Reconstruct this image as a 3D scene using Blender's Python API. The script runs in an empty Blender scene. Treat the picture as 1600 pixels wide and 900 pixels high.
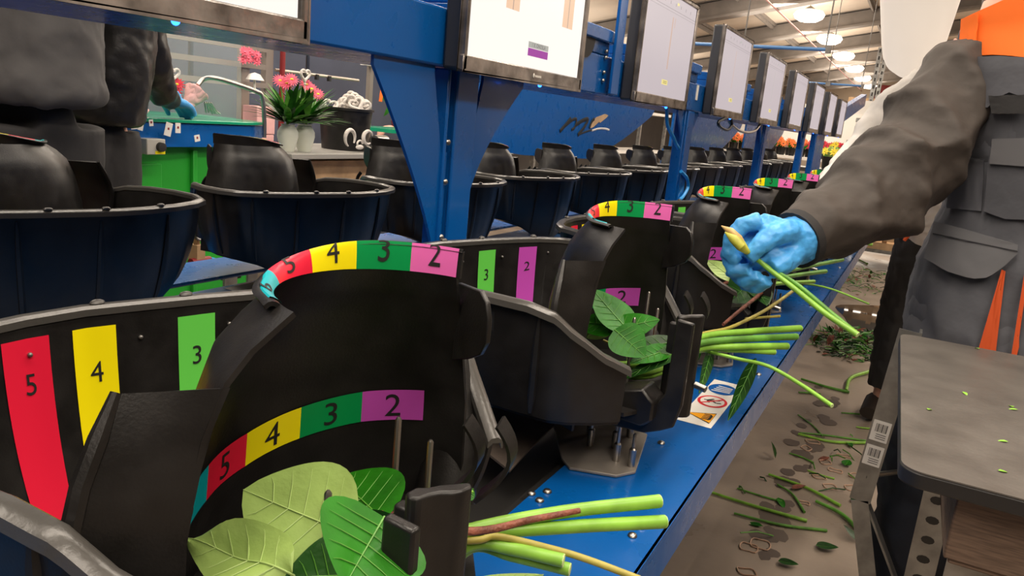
import bpy, bmesh, math, random
from mathutils import Vector, Matrix, noise
random.seed(7)
SC = bpy.context.scene
COL = SC.collection
PI = math.pi

# ------------------------------------------------------------------ camera, world, lights, exposure
F = 1200.0
CAM = Vector((0, 0, 1.30))
Yc = Vector((647, 211, -1200)).normalized()
Zc = Vector((504, 5279, 1200)); Zc = (Zc - Zc.dot(Yc) * Yc).normalized()
Xc = Yc.cross(Zc)
RW = Matrix((Xc, Yc, Zc))
cam = bpy.data.objects.new('camera', bpy.data.cameras.new('camera'))
COL.objects.link(cam)
cam.matrix_world = Matrix.Translation(CAM) @ RW.to_4x4()
cam.data.sensor_width = 36; cam.data.lens = F / 1600 * 36
cam.data.clip_start = 0.02; cam.data.clip_end = 200
cam.data.dof.use_dof = False
SC.camera = cam
def W(px, py, x=None, y=None, z=None):
    d = RW @ Vector((px - 800, 450 - py, -F))
    t = (x / d[0]) if x is not None else (y / d[1]) if y is not None else ((z - CAM[2]) / d[2])
    return CAM + d * t

SC.view_settings.view_transform = 'Standard'
SC.view_settings.look = 'None'
SC.view_settings.exposure = 0.18
SC.view_settings.gamma = 1
SC.view_settings.use_curve_mapping = False
wd = bpy.data.worlds.new('world'); SC.world = wd; wd.use_nodes = True
wd.node_tree.nodes['Background'].inputs[0].default_value = (.85, .8, .78, 1)
wd.node_tree.nodes['Background'].inputs[1].default_value = .12

def area(name, loc, size, power, col=(1, .88, .74), rot=(0, 0, 0), sy=None):
    l = bpy.data.lights.new(name, 'AREA'); l.energy = power; l.color = col
    l.shape = 'RECTANGLE'; l.size = size; l.size_y = sy or size
    o = bpy.data.objects.new(name, l); o.location = loc; o.rotation_euler = rot
    COL.objects.link(o); return o
# unseen area lights added under the roof for overall brightness
area('overhead_fill', (-.2, 2.0, 3.3), .35, 90, sy=5.0)
area('overhead_fill', (-1.9, 3.5, 3.05), .3, 90, sy=6.0)
area('overhead_fill', (1.4, -.6, 3.4), .35, 100, sy=4.0)
area('overhead_fill', (-1.2, -1.6, 3.2), .35, 50, sy=3.0)
area('overhead_fill', (-1.9, 13, 3.0), .4, 300, sy=12.0)
area('overhead_fill', (-.9, 21, 3.1), 2.5, 320, sy=8.0)
area('overhead_fill', (-3.6, 3.0, 2.75), .3, 90, sy=4.0)
area('overhead_fill', (2.4, 8, 3.6), .4, 220, sy=10.0)
# unseen upward area lights added to brighten the roof
area('roof_fill', (-1.9, 14, 2.75), 1.2, 170, rot=(PI, 0, 0), sy=22.0)
area('roof_fill', (2.2, 12, 3.2), 1.2, 110, rot=(PI, 0, 0), sy=22.0)
area('roof_fill', (-4.6, 10, 2.2), .8, 90, rot=(PI, 0, 0), sy=18.0)

# ------------------------------------------------------------------ materials
def srgb(*c):
    return tuple(((v / 255) / 12.92 if v / 255 <= .04045 else ((v / 255 + .055) / 1.055) ** 2.4) for v in c)
MATS = {}
def mat(name, col, rough=.5, metal=0, bump=0, bscale=40, var=0, vscale=8, coat=0, emit=None, estr=1, alpha=1, trans=0, spec=.5, col2=None, sss=0, stretch=None, rvar=0, contrast=None):
    m = bpy.data.materials.new(name); m.use_nodes = True
    nt = m.node_tree; b = nt.nodes['Principled BSDF']
    b.inputs['Base Color'].default_value = (*col, 1)
    b.inputs['Roughness'].default_value = rough
    b.inputs['Metallic'].default_value = metal
    b.inputs['Specular IOR Level'].default_value = spec
    if coat: b.inputs['Coat Weight'].default_value = coat; b.inputs['Coat Roughness'].default_value = .12
    if alpha < 1: b.inputs['Alpha'].default_value = alpha
    if trans: b.inputs['Transmission Weight'].default_value = trans
    if sss: b.inputs['Subsurface Weight'].default_value = sss; b.inputs['Subsurface Radius'].default_value = (.01, .02, .005)
    if emit: b.inputs['Emission Color'].default_value = (*emit, 1); b.inputs['Emission Strength'].default_value = estr
    tc = nt.nodes.new('ShaderNodeTexCoord'); src = tc.outputs['Object']
    if stretch:
        mp = nt.nodes.new('ShaderNodeMapping'); mp.inputs['Scale'].default_value = stretch
        nt.links.new(src, mp.inputs[0]); src = mp.outputs[0]
    if var or col2 or rvar:
        n = nt.nodes.new('ShaderNodeTexNoise'); n.inputs['Scale'].default_value = vscale; n.inputs['Detail'].default_value = 6
        nt.links.new(src, n.inputs['Vector'])
        if var or col2:
            r = nt.nodes.new('ShaderNodeValToRGB')
            c2 = col2 or tuple(min(1, v * (1 + var)) for v in col); c1 = col if col2 else tuple(v * (1 - var) for v in col)
            r.color_ramp.elements[0].color = (*c1, 1); r.color_ramp.elements[1].color = (*c2, 1)
            a, c = contrast or (.35, .65)
            r.color_ramp.elements[0].position = a; r.color_ramp.elements[1].position = c
            nt.links.new(n.outputs['Fac'], r.inputs[0]); nt.links.new(r.outputs[0], b.inputs['Base Color'])
        if rvar:
            mr = nt.nodes.new('ShaderNodeMapRange'); mr.inputs['From Min'].default_value = .3; mr.inputs['From Max'].default_value = .7
            mr.inputs['To Min'].default_value = max(.03, rough - rvar); mr.inputs['To Max'].default_value = min(1, rough + rvar)
            nt.links.new(n.outputs['Fac'], mr.inputs[0]); nt.links.new(mr.outputs[0], b.inputs['Roughness'])
    if bump:
        n2 = nt.nodes.new('ShaderNodeTexNoise'); n2.inputs['Scale'].default_value = bscale; n2.inputs['Detail'].default_value = 4
        bp = nt.nodes.new('ShaderNodeBump'); bp.inputs['Strength'].default_value = bump; bp.inputs['Distance'].default_value = .01
        nt.links.new(src, n2.inputs['Vector']); nt.links.new(n2.outputs['Fac'], bp.inputs['Height']); nt.links.new(bp.outputs[0], b.inputs['Normal'])
    MATS[name] = m; return m
BLK = mat('black_plastic', (.0125, .0115, .011), .36, spec=.38, bump=.05, bscale=500, var=.25, vscale=30, rvar=.08)
BLKR = mat('black_plastic_rim', (.055, .052, .048), .28, bump=.04, bscale=300)  # same plastic as the tub; reflected light on the rim put into its colour
BLUE = mat('blue_paint', (.001, .094, .36), .3, bump=.03, bscale=300, coat=.3, rvar=.06, vscale=20)
BLUED = mat('blue_paint_worn', (.004, .11, .36), .33, bump=.04, bscale=200, coat=.25, rvar=.1, vscale=12)
STEEL = mat('brushed_steel', (.42, .40, .37), .34, metal=1, bump=.03, bscale=120, var=.15, vscale=15)
STEELD = mat('dull_steel', (.20, .19, .18), .5, metal=.8, var=.25, vscale=10)
GALV = mat('galvanised_steel', (.33, .33, .32), .42, metal=.85, var=.25, vscale=22)
PLATE = mat('satin_plate', (.30, .27, .24), .4, metal=.35, var=.2, vscale=14)
DARK = mat('dark_metal', (.02, .019, .018), .5)
BROWN = mat('brown_grey_plate', (.12, .095, .08), .55, metal=.3, var=.3, vscale=20)
LAB = {}
for k, c in {'yellow': (252, 236, 10), 'red': (228, 30, 62), 'lime': (104, 214, 84), 'green': (0, 150, 78), 'magenta': (196, 78, 186), 'cyan': (0, 166, 178), 'pink': (236, 110, 190), 'white': (235, 232, 225), 'orange': (250, 170, 20), 'signblue': (20, 90, 170), 'signred': (215, 40, 50)}.items():
    LAB[k] = mat('label_' + k, srgb(*c), .35, spec=.4)
INK = mat('black_ink', (.01, .01, .01), .6)
LEAF = mat('leaf_green', (.014, .135, .004), .45, spec=.25, var=.35, vscale=25, bump=.15, bscale=60)
LEAFL = mat('leaf_pale_back', (.27, .40, .10), .5, var=.12, vscale=20, bump=.15, bscale=60)
LEAFD = mat('leaf_dark', (.010, .055, .006), .42, spec=.3, var=.4, vscale=25, bump=.15, bscale=60)
VEIN = mat('leaf_vein', (.36, .5, .16), .5)
LEAFV = mat('leaf_vein_green', (.09, .28, .03), .45)
STEM = mat('stem_green', (.24, .50, .055), .4, var=.2, vscale=30)
STEMD = mat('stem_mid_green', (.11, .30, .04), .45, var=.3, vscale=30)
STEMC = mat('stem_cut', (.55, .70, .30), .6)
TWIG = mat('twig_brown', (.20, .06, .035), .6, var=.4, vscale=60, bump=.4, bscale=150)
TWIGY = mat('twig_yellow', (.42, .36, .07), .5, var=.25, vscale=40)
BUD = mat('bud_yellow_green', (.50, .50, .06), .45, var=.3, vscale=40)
BUDT = mat('bud_brown_tip', (.52, .34, .12), .5, var=.2, vscale=40)
GLOVE = mat('blue_nitrile', (.07, .37, .80), .42, bump=.25, bscale=55, var=.1, vscale=30, sss=.05)
SKIN = mat('skin', (.60, .32, .24), .5, sss=.1)
HAIR = mat('hair', (.03, .022, .018), .6, bump=.5, bscale=200)
JACK = mat('jacket_brown_grey', (.047, .037, .031), .7, bump=.7, bscale=9, var=.12, vscale=6)
OVER = mat('overall_grey', (.078, .080, .094), .8, bump=.5, bscale=12, var=.12, vscale=5)
OVERD = mat('overall_dark_seam', (.03, .03, .036), .85)
OVERL = mat('overall_light_grey', (.12, .12, .13), .85, bump=.1, bscale=20)
ORNG = mat('overall_orange', (.95, .17, .012), .75, bump=.1, bscale=20)
ORNGD = mat('overall_orange_stripe', (.55, .07, .008), .8)
NAVY = mat('navy_trousers', (.012, .016, .028), .85, bump=.3, bscale=14)
BLKC = mat('black_cloth', (.018, .017, .018), .8, bump=.3, bscale=14)
HOOD = mat('charcoal_sweatshirt', (.062, .059, .060), .85, bump=.35, bscale=10)
LEATH = mat('black_leather', (.014, .013, .013), .38, bump=.4, bscale=16)
WHT = mat('white_cloth', (.62, .60, .58), .8, bump=.2, bscale=20)
SHOE = mat('dark_shoe', (.03, .022, .018), .5)
TTOP = mat('tabletop_grey', (.10, .09, .080), .42, bump=.05, bscale=150, var=.12, vscale=14, rvar=.1)
TEDGE = mat('tabletop_edge', (.018, .017, .017), .4)
WOOD = mat('plywood_brown', (.16, .105, .075), .6, var=.3, vscale=30, stretch=(1, 1, 14), bump=.1, bscale=60)
WOODL = mat('pale_wood', (.55, .36, .2), .6, var=.15, vscale=12)
GREEN = mat('green_machine_paint', (.02, .34, .03), .4, bump=.05)
GREEND = mat('teal_green_top', (.01, .30, .16), .2, coat=.3)
CREAM = mat('white_ceramic', (.72, .74, .64), .35)
RATT = mat('white_rattan', (.62, .58, .54), .8, bump=.4, bscale=80)
PINK = mat('pink_petals', (.85, .12, .2), .6, var=.3, vscale=60)
REDF = mat('red_petals', (.6, .02, .05), .6, var=.3, vscale=60)
ORF = mat('orange_petals', (.9, .18, .03), .6, var=.3, vscale=60)
YELF = mat('yellow_petals', (.85, .65, .04), .6, var=.3, vscale=60)
PAPER = mat('pink_paper', (.80, .45, .45), .6, bump=.4, bscale=20)
WPAPER = mat('white_paper', (.75, .73, .70), .6)
GREYP = mat('grey_blue_panel', (.055, .065, .10), .5, var=.2, vscale=2)
ALU = mat('aluminium_rail', (.42, .36, .31), .35, metal=.6)
SILV = mat('glossy_bezel', (.26, .23, .21), .2, metal=.35, bump=.25, bscale=25, var=.5, vscale=18)
CASE = mat('monitor_casing', (.035, .036, .042), .4)
CARD = mat('cardboard', (.28, .2, .14), .7)
GREYB = mat('grey_surface', (.30, .29, .27), .5)
REDP = mat('red_paint', (.22, .012, .015), .6)
PIPER = mat('dull_red_pipe', (.12, .03, .02), .7)
RUBB = mat('orange_rubber', (.55, .22, .03), .5)
PINKR = mat('rubber_band', (.62, .40, .28), .5)
CABB = mat('blue_cable', (.01, .30, .75), .4)
CAB = mat('black_cable', (.01, .01, .012), .4)
PIPE = mat('white_pipe', (.62, .58, .52), .4)
GLASS = mat('clear_sheet', (.8, .9, .9), .05, alpha=.10, spec=.5)
def emis(name, c, s): return mat(name, (.02, .02, .02), .3, emit=c, estr=s)
SCRW = emis('screen_cream', (1, .93, .86), .92)
SCRL = emis('screen_lilac', (.80, .70, .74), .60)
SCRT = emis('screen_tan', (.93, .62, .42), .85)
SCRT2 = emis('screen_brown', (.62, .42, .33), .8)
SCRP = emis('screen_purple', (.34, .05, .33), .9)
SCRG = emis('screen_grey', (.42, .42, .38), .9)
SCRY = emis('screen_yellow', (.85, .72, .25), .9)
SCRK = emis('screen_ink', (.10, .07, .08), .8)
LAMP = emis('lamp_glow', (1, .86, .66), 9)
PALEB = mat('pale_blue_paint', (.08, .20, .42), .5)
LEDB = emis('blue_led', (.02, .15, 1), 6)
TUBEL = mat('light_diffuser', (.30, .26, .22), .5, emit=(1, .84, .68), estr=.62)
# ------------------------------------------------------------------ mesh helpers
class MB:
    def __init__(s): s.v = []; s.f = []; s.m = []; s.mats = []; s.mi = 0
    def use(s, m):
        if m not in s.mats: s.mats.append(m)
        s.mi = s.mats.index(m); return s
    def add(s, vs, fs):
        o = len(s.v); s.v += [Vector(p) for p in vs]
        for f in fs: s.f.append([i + o for i in f]); s.m.append(s.mi)
        return s
    def box(s, c, d, rot=None):
        x, y, z = [k / 2 for k in d]
        vs = [Vector((a, b, e)) for a in (-x, x) for b in (-y, y) for e in (-z, z)]
        if rot: vs = [rot @ p for p in vs]
        vs = [p + Vector(c) for p in vs]
        return s.add(vs, [(0, 1, 3, 2), (4, 6, 7, 5), (0, 4, 5, 1), (2, 3, 7, 6), (0, 2, 6, 4), (1, 5, 7, 3)])
    def bar(s, a, b, w, h, up=(0, 0, 1)):
        a = Vector(a); b = Vector(b); t = (b - a).normalized(); u = Vector(up); n = t.cross(u)
        if n.length < .01: n = t.cross(Vector((1, 0, 0)))
        n.normalize(); u = n.cross(t)
        vs = [p + n * i * w / 2 + u * j * h / 2 for p in (a, b) for i, j in ((-1, -1), (1, -1), (1, 1), (-1, 1))]
        return s.add(vs, [(0, 1, 2, 3), (7, 6, 5, 4), (0, 4, 5, 1), (1, 5, 6, 2), (2, 6, 7, 3), (3, 7, 4, 0)])
    def tube(s, pts, r, n=10, cap=True, flat=1.0, up=(0, 0, 1)):
        pts = [Vector(p) for p in pts]; N = len(pts)
        rs = r if hasattr(r, '__len__') else [r] * N
        rings = []; pn = None
        for i, p in enumerate(pts):
            t = (pts[min(i + 1, N - 1)] - pts[max(i - 1, 0)]).normalized()
            if pn is None:
                u = Vector(up); pn = t.cross(u)
                if pn.length < .05: pn = t.cross(Vector((1, 0, 0)))
            pn = (pn - pn.dot(t) * t).normalized(); q = t.cross(pn)
            ri = rs[i]; rx, ry = ri if hasattr(ri, '__len__') else (ri, ri * flat)
            rings.append([p + pn * math.cos(2 * PI * k / n) * rx + q * math.sin(2 * PI * k / n) * ry for k in range(n)])
        vs = [p for g in rings for p in g]
        fs = [(i * n + k, i * n + (k + 1) % n, (i + 1) * n + (k + 1) % n, (i + 1) * n + k) for i in range(N - 1) for k in range(n)]
        if cap: fs += [tuple(range(n))[::-1], tuple((N - 1) * n + k for k in range(n))]
        return s.add(vs, fs)
    def lathe(s, prof, c=(0, 0, 0), n=24, sx=1, sy=1, a0=0, a1=2 * PI, axis=None):
        full = abs(a1 - a0 - 2 * PI) < 1e-6; m = n if full else n + 1
        vs = []
        for r, z in prof:
            for k in range(m):
                a = a0 + (a1 - a0) * k / n; p = Vector((r * sx * math.cos(a), r * sy * math.sin(a), z))
                if axis: p = axis @ p
                vs.append(p + Vector(c))
        fs = []
        for i in range(len(prof) - 1):
            for k in range(n):
                k2 = (k + 1) % m if full else k + 1
                fs.append((i * m + k, i * m + k2, (i + 1) * m + k2, (i + 1) * m + k))
        return s.add(vs, fs)
    def ball(s, c, r, n=12, k=8, rot=None):
        r = r if hasattr(r, '__len__') else (r, r, r)
        vs = []
        for i in range(k + 1):
            b = PI * i / k
            for j in range(n):
                a = 2 * PI * j / n; p = Vector((r[0] * math.sin(b) * math.cos(a), r[1] * math.sin(b) * math.sin(a), r[2] * math.cos(b)))
                if rot: p = rot @ p
                vs.append(p + Vector(c))
        fs = [(i * n + j, (i + 1) * n + j, (i + 1) * n + (j + 1) % n, i * n + (j + 1) % n) for i in range(k) for j in range(n)]
        return s.add(vs, fs)
    def prism(s, out, d, off=(0, 0, 0)):
        # out: list of 3D points (planar), extruded by vector d
        n = len(out); o = Vector(off); d = Vector(d)
        vs = [Vector(p) + o for p in out] + [Vector(p) + o + d for p in out]
        return s.add(vs, [tuple(range(n))[::-1], tuple(range(n, 2 * n))] + [(i, (i + 1) % n, n + (i + 1) % n, n + i) for i in range(n)])
    def shell(s, G, t):
        # grid of points given a thickness t along its normals
        R = len(G); K = len(G[0]); N = []
        for i in range(R):
            row = []
            for j in range(K):
                a = G[min(i + 1, R - 1)][j] - G[max(i - 1, 0)][j]; b = G[i][min(j + 1, K - 1)] - G[i][max(j - 1, 0)]
                n = a.cross(b); row.append(n.normalized() if n.length > 1e-9 else Vector((0, 0, 1)))
            N.append(row)
        vs = [p for g in G for p in g] + [G[i][j] + N[i][j] * t for i in range(R) for j in range(K)]
        o = R * K; fs = []
        for i in range(R - 1):
            for j in range(K - 1):
                a = i * K + j; fs.append((a, a + 1, a + K + 1, a + K)); fs.append((o + a, o + a + K, o + a + K + 1, o + a + 1))
        ed = [j for j in range(K)] + [i * K + K - 1 for i in range(1, R)] + [(R - 1) * K + j for j in range(K - 2, -1, -1)] + [i * K for i in range(R - 2, -1, -1)]
        for q in range(len(ed) - 1): fs.append((ed[q], ed[q + 1], o + ed[q + 1], o + ed[q]))
        return s.add(vs, fs)
    def grid(s, G):
        K = len(G[0]); vs = [p for g in G for p in g]
        return s.add(vs, [(i * K + j, i * K + j + 1, (i + 1) * K + j + 1, (i + 1) * K + j) for i in range(len(G) - 1) for j in range(K - 1)])
    def build(s, name, m=None, parent=None, smooth=True, bevel=0, loc=None, fix=True):
        me = bpy.data.meshes.new(name)
        o0 = parent['_o'] if parent is not None and '_o' in parent else (0, 0, 0)
        if loc is not None: o0 = loc
        o0 = Vector(o0)
        me.from_pydata([tuple(p - o0) for p in s.v], [], s.f)
        if m: me.materials.append(m)
        elif s.mats:
            for q in s.mats: me.materials.append(q)
            me.polygons.foreach_set('material_index', s.m)
        if fix:
            bm = bmesh.new(); bm.from_mesh(me); bmesh.ops.remove_doubles(bm, verts=bm.verts, dist=1e-6)
            bmesh.ops.recalc_face_normals(bm, faces=bm.faces); bm.to_mesh(me); bm.free()
        if smooth:
            me.polygons.foreach_set('use_smooth', [True] * len(me.polygons))
            try: me.set_sharp_from_angle(angle=math.radians(38))
            except Exception: pass
        o = bpy.data.objects.new(name, me); COL.objects.link(o)
        if parent is not None: o.parent = parent; 
        if parent is None: o.location = o0
        o['_o'] = tuple(o0) 
        if bevel:
            b = o.modifiers.new('bevel', 'BEVEL'); b.width = bevel; b.segments = 2; b.limit_method = 'ANGLE'
        return o
def part(parent_o): return parent_o
def tag(o, label=None, cat=None, group=None, kind=None):
    if label: o['label'] = label
    if cat: o['category'] = cat
    if group: o['group'] = group
    if kind: o['kind'] = kind
    return o
def thing(name, loc, label, cat, group=None):
    o = bpy.data.objects.new(name, None); COL.objects.link(o); o.location = loc; o['_o'] = tuple(loc)
    o.empty_display_size = .05
    return tag(o, label, cat, group)
def struct(name, mb, m=None, **k):
    o = mb.build(name, m, smooth=False, **k); o['kind'] = 'structure'; return o
def copy_tree(o, parent=None):
    c = o.copy(); COL.objects.link(c); c.parent = parent
    for ch in list(o.children): copy_tree(ch, c)
    return c
_tc = {}
def text_geo(s):
    if s in _tc: return _tc[s]
    cu = bpy.data.curves.new('t', 'FONT'); cu.body = s; cu.align_x = 'CENTER'; cu.align_y = 'CENTER'; cu.resolution_u = 4
    o = bpy.data.objects.new('t', cu); COL.objects.link(o)
    bpy.context.view_layer.update()
    dg = bpy.context.evaluated_depsgraph_get()
    me = bpy.data.meshes.new_from_object(o.evaluated_get(dg))
    bm = bmesh.new(); bm.from_mesh(me); bmesh.ops.triangulate(bm, faces=bm.faces)
    bmesh.ops.subdivide_edges(bm, edges=[e for e in bm.edges if e.calc_length() > .12], cuts=1)
    bmesh.ops.triangulate(bm, faces=bm.faces)
    bm.verts.ensure_lookup_table()
    vs = [v.co.to_2d() for v in bm.verts]
    mn = [min(v[i] for v in vs) for i in (0, 1)]; mx = [max(v[i] for v in vs) for i in (0, 1)]
    vs = [(v[0] - (mn[0] + mx[0]) / 2, v[1] - (mn[1] + mx[1]) / 2) for v in vs]
    fs = [[v.index for v in f.verts] for f in bm.faces]
    h = mx[1] - mn[1]; vs = [(a / h, b / h) for a, b in vs]
    bm.free(); bpy.data.objects.remove(o); bpy.data.meshes.remove(me); bpy.data.curves.remove(cu)
    _tc[s] = (vs, fs); return _tc[s]
def put_text(mb, s, c, u, v, h, m, n=None, off=.0006):
    """flat text centred at c, u to the right, v up, height h"""
    vs, fs = text_geo(s); c = Vector(c); u = Vector(u).normalized(); v = Vector(v).normalized()
    n = u.cross(v)
    mb.use(m).add([c + u * a * h + v * b * h + n * off for a, b in vs], fs)
def patch(name, fn, nu, nv, m, parent, digit=None, dh=.5, dc=(.5, .5), asp=1.0, off=.0006, rot=0, outset=None):
    """label on a surface: fn(u,v) in 0..1 -> (point, normal); digit drawn in u,v space. asp = width/height in metres"""
    mb = MB().use(m)
    mb.grid([[fn(i / nu, j / nv)[0] + fn(i / nu, j / nv)[1] * off for i in range(nu + 1)] for j in range(nv + 1)])
    if digit:
        vs, fs = text_geo(digit); out = []
        for a, b in vs:
            a, b = a * dh, b * dh
            if rot: a, b = a * math.cos(rot) - b * math.sin(rot), a * math.sin(rot) + b * math.cos(rot)
            p, n = fn(dc[0] + a / asp, dc[1] + b); out.append(p + n * (off + .0005))
        mb.use(INK).add(out, fs)
    return mb.build(name, None, parent, fix=False)
def lerp(a, b, t): return a + (b - a) * t
def interp(tab, x):
    if x <= tab[0][0]: return tab[0][1]
    for (a, p), (b, q) in zip(tab, tab[1:]):
        if x <= b: return p + (q - p) * (x - a) / (b - a)
    return tab[-1][1]
def catmull(P, n=8):
    P = [Vector(p) for p in P]; Q = [P[0] * 2 - P[1]] + P + [P[-1] * 2 - P[-2]]; out = []
    for i in range(1, len(Q) - 2):
        for k in range(n):
            t = k / n; a, b, c, d = Q[i - 1:i + 3]
            out.append(.5 * ((2 * b) + (c - a) * t + (2 * a - 5 * b + 4 * c - d) * t * t + (3 * b - a - 3 * c + d) * t ** 3))
    out.append(P[-1]); return out
# ------------------------------------------------------------------ the hall
def hall():
    fm = mat('concrete_floor', (.34, .275, .22), .45, var=.2, vscale=3.0, bump=.12, bscale=30, rvar=.22)
    wm = mat('beige_wall', (.50, .42, .34), .8, var=.06, vscale=2)
    dm = mat('dark_wall', (.10, .09, .085), .8, var=.1, vscale=2)
    cm = mat('beige_roof_sheet', (.60, .51, .42), .7, var=.08, vscale=1.5, bump=.2, bscale=6)
    tm = mat('roof_steel', (.22, .195, .175), .6, var=.1, vscale=6)
    struct('floor', MB().box((0, 11, -.05), (16, 32, .1)), fm)
    roof = lambda x: 3.65 + .2 * x
    m = MB()
    xs = [-7.5 + i * .25 for i in range(61)]
    m.shell([[Vector((x, y, roof(x) + .012 * math.sin(x * 25))) for y in (-5, 27)] for x in xs], -.05)
    struct('ceiling', m, cm)
    struct('wall_far', MB().box((0, 26.6, 2.4), (15.4, .2, 5.2)), wm)
    struct('wall_left', MB().box((-7.6, 11, 1.1), (.2, 31.6, 2.4)), dm)
    struct('wall_right', MB().box((7.6, 11, 2.5), (.2, 31.6, 5.2)), wm)
    struct('wall_back', MB().box((0, -4.9, 2.4), (15.4, .2, 5)), dm)
    k = 1
    for y in (3.2, 8.2, 10.9, 13.5, 16.1, 18.8, 21.5, 24.1):
        b = MB().bar((-7.4, y, roof(-7.4) - .17), (7.4, y, roof(7.4) - .17), .14, .2)
        b.bar((-7.4, y, roof(-7.4) - .04), (7.4, y, roof(7.4) - .04), .24, .03)
        b.bar((-7.4, y, roof(-7.4) - .28), (7.4, y, roof(7.4) - .28), .24, .03)
        struct('trim_%d' % k, b, tm); k += 1
    for x in (-5.2, -3.4, -2.55, -1.1, .6, 2.4, 4.4):
        b = MB().box((x, 11, roof(x) - .05), (.09, 31, .06)).box((x, 11, roof(x) - .08), (.03, 31, .1))
        struct('trim_%d' % k, b, tm); k += 1
    b = MB()
    for x in (-7.3, 7.3):
        for y in (3.2, 10.9, 18.8): b.box((x, y, roof(x) / 2), (.2, .22, roof(x)))
    struct('trim_%d' % k, b, tm)
    # sprinkler pipe
    p = MB().tube([(-2.05, 2, 2.93), (-2.05, 26, 2.93)], .011, 8)
    tag(p.build('ceiling_pipe', PIPER), 'thin red pipe running under the roof along the row of lamps', 'pipe')
hall()
def lamps():
    names = ['nearest', 'second', 'third', 'fourth', 'fifth', 'sixth and farthest']
    for i in range(6):
        y = 12.2 + 2.65 * i; x = -1.84; z = 3.07
        t = thing('pendant_lamp', (x, y, z), names[i] + ' glowing pendant lamp in the row under the roof', 'lamp', 'row of round pendant lamps')
        MB().lathe([(0.0, -.10), (.12, -.09), (.19, -.05), (.215, .0), (.18, .05), (.07, .07)], (x, y, z), 20).build('diffuser', LAMP, t)
        MB().lathe([(.075, .065), (.08, .075), (.05, .10), (.02, .12), (0, .12)], (x, y, z), 20).build('lamp_shade', STEELD, t)
        MB().tube([(x, y, z + .09), (x, y, z + .2)], .006, 6).build('cord', CAB, t)
    c = W(1432, 50, y=3.4)
    t = thing('ceiling_light', tuple(c), 'long white glowing light fitting overhead beside the worker in overalls', 'light')
    a = W(1475, -260, y=1.75); b = W(1420, 112, y=4.3)
    P = [a.lerp(b, k / 12) for k in range(13)]
    MB().tube(P, [.118] * 10 + [.115, .10, .06], 20, flat=.55).build('diffuser', TUBEL, t)
    MB().bar(P[0] + Vector((0, 0, .085)), P[11] + Vector((0, 0, .085)), .07, .03).build('mounting_rail', ALU, t)
lamps()

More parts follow.
